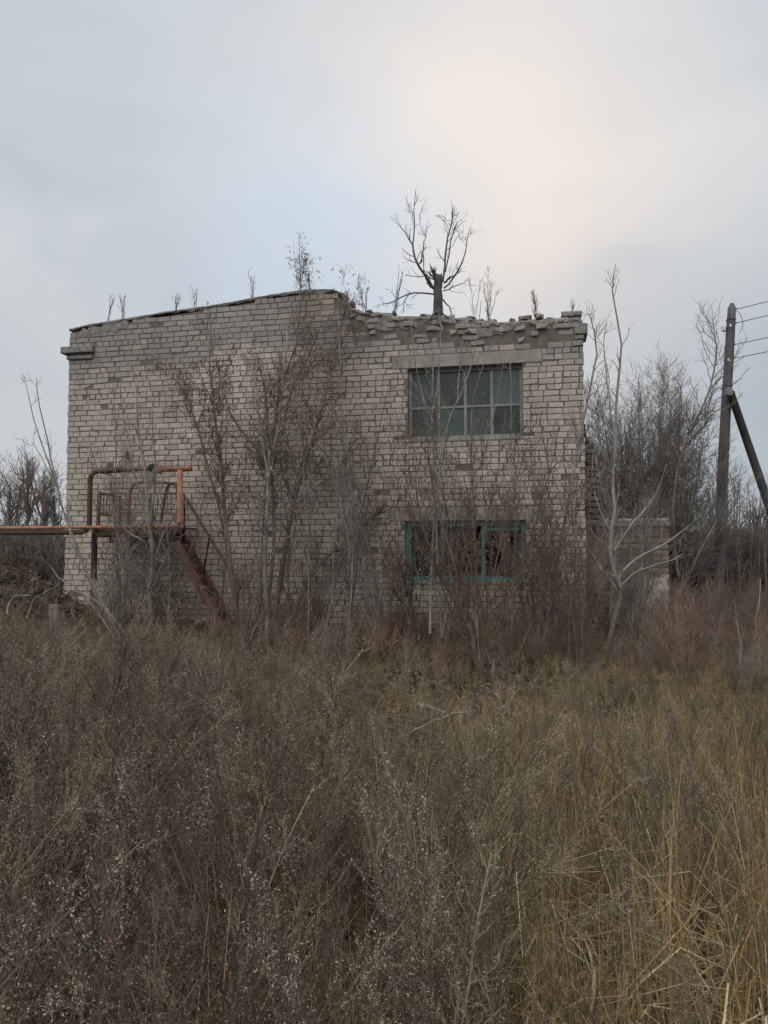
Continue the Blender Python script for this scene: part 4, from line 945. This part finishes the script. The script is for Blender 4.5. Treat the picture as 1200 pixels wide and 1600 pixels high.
plant('roof_tree', 'small dead tree with a broken trunk growing on top of the wall', 'tree', rt, 'bark_dark', lv(a_per=6, a_length=0.34, a_ang=0.85, a_t0=0.2, a_rmin=0.004, b_per=9, b_length=0.2, b_rmin=0.003), seed=500, sides=8)
# splintered stump and roots of that tree hanging over the wall face
root_t = bpy.data.objects['roof_tree']
for i, (pts, r) in enumerate([([(684, 488), (688, 505), (692, 520), (694, 528)], 0.03), ([(680, 488), (668, 500), (655, 510), (650, 522)], 0.02), ([(688, 486), (705, 500), (716, 515), (718, 530)], 0.015)]):
    t = Tubes(); P, R = S(pts, wallY(685, -0.05), r, 0.006, 8, 520 + i, 0); t.add(P, R, 5); me = t.mesh('root', 'bark_grey'); me.transform(Matrix.Translation(-root_t.location)); link('root', me, root_t)
for i, (x, w, y0, y1, dx) in enumerate([(688, 0.035, 450, 427, 2), (682, 0.032, 452, 431, -1), (685, 0.04, 450, 436, 0)]):
    t = Tubes(); a = at(x, y0, Y); b = at(x + dx, y1, Y); t.add(np.array([a, a.lerp(b, 0.6), b]), np.array([w, w * 0.8, 0.008]), 5); me = t.mesh('splinter', 'bark_dark', False); me.transform(Matrix.Translation(-root_t.location)); link('splinter', me, root_t)
for i, (x, y, h, n, lb) in enumerate([
    (170, 498, 40, 3, 'thin dry shoots on the parapet nearest the left corner'), (192, 494, 34, 4, 'second tuft of dry shoots along the parapet from the left'), (275, 484, 26, 4, 'forked dry shoots on the left half of the parapet'), (305, 480, 36, 3, 'curved dry shoots on the parapet above the platform'), (395, 464, 40, 3, 'dry shoots on the rising parapet above the maple'), (484, 450, 36, 5, 'shoots on the highest point of the parapet'),
    (570, 487, 70, 5, 'tall shoots where the parapet has collapsed'), (618, 490, 70, 4, 'seedy weed stalk on the broken wall left of the roof tree'), (742, 497, 60, 2, 'single whip on the broken wall right of the roof tree'), (764, 500, 85, 6, 'twiggy seedling on the broken wall above the upper window'), (838, 497, 38, 7, 'short upright tuft on the broken wall near the right corner'), (895, 494, 18, 3, 'tiny shoots on the right corner of the wall')]):
    r_ = random.Random(600 + i); st = []
    for j in range(n):
        tx = x + r_.uniform(-0.2, 0.2) * h; ty = y - h * r_.uniform(0.55, 1.05)
        st.append(S([(x + r_.uniform(-4, 4), y + 8), (x + (tx - x) * 0.45, y - (y - ty) * 0.5), (tx, ty)], wallY(x, 0.15 + r_.uniform(-0.1, 0.1)), 0.006, 0.003, 7, 610 + 10 * i + j, 0.02))
    plant('wall_seedling', lb, 'plant', st, 'bark_brown', lv(a_cmin=5, a_per=9, a_length=0.16, a_ang=0.55, a_rmin=0.003, b_per=5, b_length=0.06), seed=600 + i, sides=4, trunk='stem', crown='twigs', group='shoots growing on top of the wall')

# far trees on the left
for i, (x, ytop, Yd, w, lb) in enumerate([(18, 748, 40, 40, 'bare far tree at the left edge of the photo'), (42, 705, 44, 46, 'tallest bare far tree left of the building'), (66, 735, 42, 34, 'bare far tree with a slim crown, third from the left edge'), (88, 765, 46, 30, 'bare far tree closest to the left corner of the building'), (-18, 730, 43, 40, 'bare far tree partly cut by the left edge'), (1185, 800, 40, 30, 'bare far tree low behind the pole brace')]):
    r_ = random.Random(700 + i); yb = 880; st = [S([(x, yb), (x + r_.uniform(-3, 3), (yb + ytop) / 2), (x + r_.uniform(-4, 4), ytop + 6)], Yd, 0.11, 0.02, 10, 700 + i, 0.1)]
    for j in range(9):
        f = r_.uniform(0.25, 0.75); y0 = yb + (ytop - yb) * f; tx = x + r_.uniform(-1, 1) * w * (0.4 + 0.6 * f); ty = y0 - (y0 - ytop) * r_.uniform(0.5, 0.95)
        st.append(S([(x, y0), (x + (tx - x) * 0.55, y0 - (y0 - ty) * 0.4), (tx, ty)], Yd + r_.uniform(-0.8, 0.8), 0.05, 0.012, 8, 720 + 20 * i + j, 0.4))
    plant('bare_tree', lb, 'tree', st, 'bark_brown', lv(three=True, a_per=3.2, a_length=1.3, a_ang=0.6, a_rmin=0.012, b_per=3.0, b_length=0.6, b_rmin=0.009, c_per=2.6, c_length=0.35, c_rmin=0.008), seed=700 + i, sides=5, group='bare trees beyond the building')

# fallen branch and log in the weeds, cut stump on the heap
def lying(name, label, cat, pts, Y, r0, r1, bark, seed, per=2):
    st = [S(pts, Y, r0, r1, 10, seed, 0.15)]
    return plant(name, label, cat, st, bark, lv(a_per=per, a_length=0.3, b_per=2), seed=seed, trunk='limb', crown='twigs')
lying('fallen_branch', 'pale fallen branch lying across the weeds in the middle', 'branch', [(612, 1162), (650, 1140), (690, 1122), (740, 1110)], 5.9, 0.010, 0.006, 'bark_pale', 801)
lying('fallen_log', 'short pale log end lying behind the fallen branch', 'log', [(652, 1100), (675, 1107), (700, 1117)], 6.4, 0.026, 0.018, 'bark_pale', 802, 0)
lying('bent_branch', 'arched pale branch on the earth heap by the left edge', 'branch', [(12, 960), (15, 940), (30, 930), (50, 932)], 9.6, 0.012, 0.006, 'bark_pale', 803, 7)
lying('bent_branch', 'pale forked branch on the earth heap near the stump', 'branch', [(42, 965), (52, 940), (70, 925), (86, 918)], 9.6, 0.012, 0.006, 'bark_grey', 804, 7)
pa, pb = at(598, 986, 11.55), at(634, 969, 11.75)
plank = thing('old_plank', 'dark plank leaning on the wall foot left of the lower window', 'plank', pa); beam('board', (0, 0, 0), pb - pa, 0.035, 0.13, 'bark_dark', plank)
stp = at(83, 985, 9.6); stp.z = ground_z(stp.x, stp.y) - 0.1
t = Tubes(); t.add(np.array([(0, 0, 0), (0.02, 0.01, 0.3), (0.0, 0.0, at(82, 945, 9.6).z - stp.z)]), np.array([0.085, 0.062, 0.058]), 9)
stump = thing('tree_stump', 'cut grey stump standing on the earth heap at the left', 'stump', stp); link('trunk', t.mesh('trunk', 'bark_brown'), stump)
link('cut_face', box_mesh('cut_face', -0.04, 0.04, -0.04, 0.04, at(82, 945, 9.6).z - stp.z - 0.002, at(82, 945, 9.6).z - stp.z + 0.006, 'bark_pale', 0.003), stump)

# ------------------------------------------------------------------ weeds: uncountable, instanced stuff
PROTO = bpy.data.collections.new('weed_kinds')                          # sources, not part of the scene
def proto(name, me):
    o = bpy.data.objects.new(name, me); PROTO.objects.link(o); return o
def worm_proto(seed, h=1.0, arch=0.12, nb=30, mats=('worm_stem', 'worm_seed'), bead=0.005, dens=30, spread=0.55, blen=0.26):
    rng = np.random.default_rng(seed); k = 8
    dirn = rng.random() * 6.283; a = arch * (0.5 + rng.random())
    f = np.linspace(0, 1, k); P = np.stack([math.cos(dirn) * a * f ** 2.2 * h, math.sin(dirn) * a * f ** 2.2 * h, h * f * (1 - 0.25 * a * f)], 1)
    P[1:] += rng.normal(size=(k - 1, 3)) * 0.008
    R = np.linspace(0.0045, 0.0018, k)
    t = Tubes(); t.add(P, R, 3)
    A, B = sprout(rng, P, R, nb, 0.28, 0.99, blen, spread, 0.22, 0.55, 5, 0.0012, taper=0.6, wig=0.05, decay=0.7); t.add_many(A, B, 3)
    A2 = []; B2 = []
    for p, r in zip(A, B):
        x, y = sprout(rng, p, r, 4, 0.15, 0.9, 0.07, 0.6, 0.1, 0.7, 3, 0.0010); A2.append(x); B2.append(y)
    A2 = np.concatenate(A2); B2 = np.concatenate(B2); t.add_many(A2, B2, 3)
    t.flush(); Vs = np.concatenate(t.V); Qs = np.concatenate(t.Q); nq0 = len(Qs)
    # seed heads and shrivelled leaves
    def along(A_, n, lo):
        m = len(A_); i = rng.integers(0, m, n); u = (lo + (1 - lo) * rng.random(n)) * (A_.shape[1] - 1); j = np.minimum(u.astype(int), A_.shape[1] - 2); w = (u - j)[:, None]
        return A_[i, j] * (1 - w) + A_[i, j + 1] * w
    c = np.concatenate([along(A, nb * dens // 2, 0.15), along(A2, nb * dens // 2, 0.0), along(P[None], nb, 0.55)])
    c += rng.normal(size=c.shape) * 0.003
    m = len(c); d = rng.normal(size=(m, 3)); d[:, 2] -= 0.6; d /= np.linalg.norm(d, axis=1, keepdims=True)
    s = np.cross(d, rng.normal(size=(m, 3))); s /= np.linalg.norm(s, axis=1, keepdims=True) + 1e-9
    ln = (bead * (0.7 + 0.7 * rng.random(m) ** 2))[:, None]
    Vb = np.stack([c, c + d * ln * 0.7 + s * ln * 0.26, c + d * ln * 1.4, c + d * ln * 0.7 - s * ln * 0.26], 1).reshape(-1, 3)
    Qb = np.arange(m * 4).reshape(-1, 4) + len(Vs)
    me = mesh_np('weed', np.concatenate([Vs, Vb]), np.concatenate([Qs, Qb]), None, False, mats, np.concatenate([np.zeros(nq0), np.ones(m)]))
    return me
def grass_proto(seed, n=34, h=0.6, mat_='straw', lean=0.45, w=0.0035, r=0.06, kink=0.3):
    rng = np.random.default_rng(seed); V = []; Q = []
    for i in range(n):
        a = rng.random() * 6.283; b0 = np.array((math.cos(a), math.sin(a), 0)) * r * rng.random() ** 0.5
        hd = rng.random() * 6.283; hv = np.array((math.cos(hd), math.sin(hd), 0)); ln = h * (0.45 + 0.75 * rng.random()); le = lean * (0.3 + 1.2 * rng.random())
        sd = np.array((-hv[1], hv[0], 0)); sd = sd * math.cos(rng.random() * 2) + np.array((0, 0, 0.5)) * rng.random() * 0.4
        kk = len(V); m = 5; kf = rng.random() < kink; kp = rng.uniform(0.4, 0.8)
        for q in range(m):
            f = q / (m - 1); z = ln * (f - 0.35 * le * f * f); o = ln * le * f * f
            if kf and f > kp: z -= (f - kp) * ln * 1.3; o += (f - kp) * ln * 0.6
            p = b0 + hv * o + np.array((0, 0, max(z, 0.01))); ww = w * (1 - 0.85 * f) * (0.7 + 0.6 * rng.random())
            V += [p - sd * ww, p + sd * ww]
        for q in range(m - 1): Q.append((kk + 2 * q, kk + 2 * q + 1, kk + 2 * q + 3, kk + 2 * q + 2))
    return mesh_np('grass', V, Q, None, False, [mat_])
def brush_proto(seed, h=1.0, n=5, bark='far_twig', rmin=0.003, per=7, sub=7, l1=0.4):
    rng = np.random.default_rng(seed); t = Tubes(); st = []
    for i in range(n):
        a = rng.random() * 6.283; o = 0.35 * h * rng.random(); k = 7; f = np.linspace(0, 1, k)[:, None]
        P = np.array((math.cos(a), math.sin(a), 0))[None] * (0.03 + o * f ** 1.4) + np.array((0, 0, 1.))[None] * (h * (0.6 + 0.45 * rng.random()) * f) + rng.normal(size=(k, 3)) * 0.012 * h
        st.append((P, np.linspace(rmin * 2.6, rmin, k))); t.add(P, st[-1][1], 3)
    tw, tips = grown(rng, st, dict(per=per / h, t0=0.15, t1=1, length=l1 * h, ang=0.6, up=0.2, rs=0.55, k=4, rmin=rmin * 0.85), dict(per=sub / h, t0=0.2, t1=1, length=0.16 * h, ang=0.7, up=0.15, rs=0.7, k=3, rmin=rmin * 0.75))
    t.by.update({}); 
    for key, lst in tw.by.items(): t.by.setdefault(key, []).extend(lst)
    return t.mesh('brush', bark, False)
mat('brush_twig', (0.25, 0.195, 0.155), (0.14, 0.11, 0.09), 0.9, 2, rnd=0.4)
mat('brush_red', (0.27, 0.175, 0.125), (0.15, 0.098, 0.072), 0.9, 2, rnd=0.4)
mat('worm_pale', (0.5, 0.445, 0.35), (0.33, 0.29, 0.225), 0.9, 5, rnd=0.3)
mat('worm_olive', (0.235, 0.23, 0.135), (0.125, 0.12, 0.072), 0.9, 5, rnd=0.4)
mat('worm_rust', (0.29, 0.185, 0.125), (0.155, 0.1, 0.068), 0.9, 5, rnd=0.4)
WORM = [proto('worm', worm_proto(900 + i, 1.0, [0.1, 0.2, 0.5, 0.12, 0.3, 0.15, 0.08, 0.42][i], nb=[30, 26, 34, 22, 30, 36, 18, 28][i], mats=('worm_stem', ['worm_seed', 'worm_grey', 'worm_pale', 'worm_rust', 'worm_olive', 'worm_grey', 'worm_rust', 'worm_pale'][i]), spread=[0.5, 0.7, 0.6, 0.4, 0.6, 0.5, 0.35, 0.7][i])) for i in range(8)]
STALK = [proto('stalk', worm_proto(950 + i, 1.0, 0.15, nb=9, dens=6, mats=('worm_stem', 'worm_seed'), spread=0.4, blen=0.2)) for i in range(3)]
GRASS = [proto('grass', grass_proto(970 + i, 44, 0.62, 'straw', [0.16, 0.26, 0.42, 0.2][i], w=0.0026, kink=0.45)) for i in range(4)]
GRASS += [proto('grass', grass_proto(976 + i, 12, 0.55, 'pale_straw', 0.9, w=[0.0045, 0.0075][i], kink=0.75)) for i in range(2)]
GREEN = [proto('grass', grass_proto(980 + i, 26, 0.28, 'green_blade', 0.8, w=0.004)) for i in range(2)]
BRUSH = [proto('brush', brush_proto(990 + i, 1.0, 6, 'brush_twig' if i % 2 else 'brush_red', 0.0026)) for i in range(4)]
FARB = [proto('brush', brush_proto(1000 + i, 1.0, 8, 'far_twig' if i % 2 else 'far_twig_red', 0.0045, 10, 9, 0.45)) for i in range(4)]
def scatter(name, pts, rots, scl, idx, protos):
    me = bpy.data.meshes.new(name); me.vertices.add(len(pts)); me.vertices.foreach_set('co', np.asarray(pts, np.float32).ravel())
    for nm, ty, key, dat in (('rot', 'FLOAT_VECTOR', 'vector', rots), ('scl', 'FLOAT_VECTOR', 'vector', scl), ('idx', 'INT', 'value', idx)):
        a = me.attributes.new(nm, ty, 'POINT'); a.data.foreach_set(key, np.asarray(dat, np.int32 if ty == 'INT' else np.float32).ravel())
    o = link(name, me)
    g = bpy.data.node_groups.new(name, 'GeometryNodeTree')
    g.interface.new_socket('Geometry', in_out='INPUT', socket_type='NodeSocketGeometry'); g.interface.new_socket('Geometry', in_out='OUTPUT', socket_type='NodeSocketGeometry')
    gi = g.nodes.new('NodeGroupInput'); go = g.nodes.new('NodeGroupOutput'); j = g.nodes.new('GeometryNodeJoinGeometry')
    for p in reversed(protos):
        oi = g.nodes.new('GeometryNodeObjectInfo'); oi.inputs['Object'].default_value = p; oi.inputs['As Instance'].default_value = False
        gt = g.nodes.new('GeometryNodeGeometryToInstance'); g.links.new(oi.outputs['Geometry'], gt.inputs[0]); g.links.new(gt.outputs[0], j.inputs[0])
    ip = g.nodes.new('GeometryNodeInstanceOnPoints'); ip.inputs['Pick Instance'].default_value = True
    g.links.new(gi.outputs[0], ip.inputs['Points']); g.links.new(j.outputs[0], ip.inputs['Instance'])
    for nm, ty, sock in (('rot', 'FLOAT_VECTOR', 'Rotation'), ('scl', 'FLOAT_VECTOR', 'Scale'), ('idx', 'INT', 'Instance Index')):
        na = g.nodes.new('GeometryNodeInputNamedAttribute'); na.data_type = ty; na.inputs['Name'].default_value = nm
        g.links.new(na.outputs['Attribute'], ip.inputs[sock])
    g.links.new(ip.outputs[0], go.inputs[0])
    m = o.modifiers.new('scatter', 'NODES'); m.node_group = g
    return stuff(o)
def field(rng, n, y0, y1, dens, margin=1.25, half=0.56):
    """points in the wedge the camera looks over, thinned by dens(x, y)"""
    out = []
    while len(out) < n:
        y = math.sqrt(y0 * y0 + (y1 * y1 - y0 * y0) * rng.random()); x = (rng.random() * 2 - 1) * (half * y * margin + 0.8)
        if rng.random() < dens(x, y): out.append((x, y))
    return out
def wall_front(x, y): return (x * ST + (y - WALL_Y) * CT)               # < 0 in front of the wall's plane
def inside(x, y):
    t = wall_front(x, y); s = x * CT - (y - WALL_Y) * ST
    if S0 - 0.1 < s < S1 + 0.1 and -0.05 < t < DEP + 0.1: return True
    return S1 - 0.1 < s < a1 + 0.1 and AN_T - 0.1 < t < AN_T + 1.9
def emit(name, seed, pts, hfun, protos, pick, tilt=0.12, wide=1.0):
    rng = np.random.default_rng(seed); P = []; Rr = []; Sc = []; Ix = []
    for (x, y) in pts:
        if inside(x, y): continue
        h = hfun(x, y) * (0.72 + 0.5 * rng.random()); P.append((x, y, ground_z(x, y) - 0.02)); Sc.append((h * wide, h * wide, h)); Ix.append(pick(x, y, rng))
        Rr.append((rng.normal() * tilt, rng.normal() * tilt, rng.random() * 6.283))
    return scatter(name, P, Rr, Sc, Ix, protos)
def litter_zone(x, y): return math.exp(-((x - 0.1 * y * 0 + 0.1) / 1.5) ** 2) * min(max((y - 4.6) / 1.2, 0), 1)
def nz2(x, y, s, o): return mnoise.noise(Vector((x * s, y * s, o)))
def leftness(x, y): return min(max(0.5 - x / (0.55 * y) * 0.9, 0), 1)
rw = random.Random(41)
# wormwood: dense and tall on the left, thinner on the right
clump = lambda x, y, o: min(max(0.5 + 1.5 * mnoise.noise(Vector((x * 1.9, y * 1.9, o))) + 0.7 * mnoise.noise(Vector((x * 4.5, y * 4.5, o + 3))), 0.06), 1.25)
dw = lambda x, y: clump(x, y, 50) * (0.26 + 0.7 * leftness(x, y)) * (1 - 0.6 * litter_zone(x, y)) * (0.55 + 0.7 * (0.5 + nz2(x, y, 0.9, 3))) * (1.0 if y < 7 else max(0.12, 1 - (y - 7) / 2.5))
low = lambda x, y: 1.0 if y < 4 else max(0.32, 1 - (y - 4) * (0.2 - 0.11 * leftness(x, y) ** 2))
hw = lambda x, y: (0.66 + 0.32 * leftness(x, y)) * (0.68 + 0.42 * clump(x, y, 50)) * low(x, y)
emit('wormwood_weeds', 1, field(rw, 3000, 1.35, 10.2, dw), hw, WORM, lambda x, y, r: int((nz2(x, y, 0.8, 77) * 5 + 4 + r.normal() * 1.6)) % 8, 0.17)
ds = lambda x, y: 0.6 * (1 - 0.7 * litter_zone(x, y))
emit('dry_stalks', 2, field(rw, 1500, 1.4, 10.5, ds), lambda x, y: (0.75 + 0.2 * nz2(x, y, 1.1, 2)) * low(x, y), STALK, lambda x, y, r: int(r.integers(0, 3)), 0.2)
dg = lambda x, y: clump(x, y, 90) * (0.26 + 0.9 * (1 - leftness(x, y)) ** 1.0) * (1 - 0.6 * litter_zone(x, y)) * (0.5 + 0.8 * (0.5 + nz2(x, y, 0.8, 6)))
emit('dry_grass', 3, field(rw, 5200, 1.3, 11.5, dg), lambda x, y: (0.75 + 0.4 * clump(x, y, 90)) * low(x, y), GRASS, lambda x, y, r: int(r.integers(0, 4)) if r.random() < 0.76 else int(r.integers(4, 6)), 0.12)
emit('green_grass', 4, field(rw, 1100, 1.5, 11.5, lambda x, y: 0.3 + (0.5 if y < 3.2 else 0) + 0.5 * (nz2(x, y, 0.7, 21) > 0.1)), lambda x, y: 1.0, GREEN, lambda x, y, r: int(r.integers(0, 2)), 0.15)
# twiggy undergrowth along the foot of the wall
db = lambda x, y: max(min(max((y - 6.5) / 2.5, 0.05), 1) * (0.5 + 0.6 * nz2(x, y, 0.8, 31)), 0.3 if (x < -4.4 and y > 9.5) else 0) * (0.12 if (-0.30 < x / y < -0.18 and y > 8.5) else 1)
emit('undergrowth', 5, field(rw, 1300, 5.4, 13.8, db, 1.1), lambda x, y: (0.44 + 0.32 * nz2(x, y, 1.0, 17)) * (1.35 if x > 3.3 else 1) * (0.7 if y < 7 else 1) * (0.45 if x < -4.2 and y > 9.5 else 1), BRUSH, lambda x, y, r: int(r.integers(0, 4)), 0.15, 1.1)
# scrub beyond the building
pf = []
while len(pf) < 1500:
    y = rw.uniform(14.5, 62); x = rw.uniform(-1, 1) * (0.62 * y + 1)
    if abs(x / y) < 0.24 and y > 15: continue
    if x < 0 and y < 17: continue
    pf.append((x, y))
emit('scrub_thicket', 6, pf, lambda x, y: (1.15 if x > 0 else 1.3) + 0.5 * nz2(x, y, 0.25, 8) + max(0, y - 25) * 0.012, FARB, lambda x, y, r: int(r.integers(0, 4)), 0.1, 1.5)
# fallen leaves
rl = np.random.default_rng(77); V = []; Q = []
nleaf = 0
while nleaf < 15000:
    y = math.sqrt(4 + (12.4 ** 2 - 4) * rl.random()); x = (rl.random() * 2 - 1) * 0.66 * y
    if rl.random() > 0.25 + 0.7 * litter_zone(x, y) + (0.6 if (x < -4.5 and y > 9) else 0) or inside(x, y): continue
    c = np.array((x, y, ground_z(x, y) + 0.008 + 0.05 * rl.random() ** 2)); a = rl.random() * 6.283; l = 0.018 + 0.03 * rl.random(); tz = rl.normal() * 0.5
    d = np.array((math.cos(a), math.sin(a), tz * 0.7)); s = np.array((-math.sin(a), math.cos(a), rl.normal() * 0.35)); k = len(V); up = np.array((0, 0, l * 0.35 * rl.random()))
    V += [c - d * l, c - s * l * 0.5 + up, c + d * l, c + s * l * 0.5 + up]; Q += [(k, k + 1, k + 2, k + 3)]; nleaf += 1
stuff(link('fallen_leaves', mesh_np('fallen_leaves', V, Q, None, False, ['dead_leaf'])))

# tall wormwood plants that stand out of the mass
def big_worm(seed, px, py_top, Y, h, arch, label, mats=('worm_stem', 'worm_pale'), spread=0.6, rz=0.0, nb=60, blen=0.34):
    x = (px - 600) / F_PX * Y; me = worm_proto(seed, h, arch, nb, mats, 0.0046, 60, spread, blen)
    o = link('wormwood_plant', me, None, (x, Y, at(px, py_top, Y).z - h * 0.97)); o.rotation_euler = (0, 0, rz)
    if o.location.z > ground_z(x, Y) - 0.01: o.location.z = ground_z(x, Y) - 0.01
    tag(o, label, 'weed', 'tall wormwood in the foreground'); return o
for i, a in enumerate([(590, 1235, 2.9, 1.05, 0.35, 'grey wormwood plume in the middle of the foreground'), (660, 1270, 2.6, 1.0, 0.3, 'drooping grey wormwood right of the middle plume'), (105, 1285, 2.5, 1.0, 0.8, 'arching wormwood plume low on the left'), (265, 1170, 3.6, 1.05, 0.4, 'upright feathery wormwood in the left foreground'), (40, 1060, 4.6, 1.1, 0.6, 'bushy grey wormwood at the left edge'), (320, 1060, 5.2, 1.0, 0.7, 'wormwood arching right below the ladder stair'), (850, 1180, 3.6, 0.9, 0.2, 'dark upright wormwood right of the fallen branch'), (1150, 1230, 3.0, 0.95, 0.3, 'wormwood among the yellow grass at the right edge'), (440, 1400, 2.1, 0.85, 0.3, 'near wormwood at the bottom left of the middle'), (1060, 1120, 4.8, 0.9, 0.5, 'leafy wormwood in front of the curved shoots'), (160, 1130, 4.2, 1.05, 0.45, 'silvery wormwood left of the feathery one')]):
    big_worm(2000 + i, a[0], a[1], a[2], a[3], a[4], a[5], rz=i * 1.3)
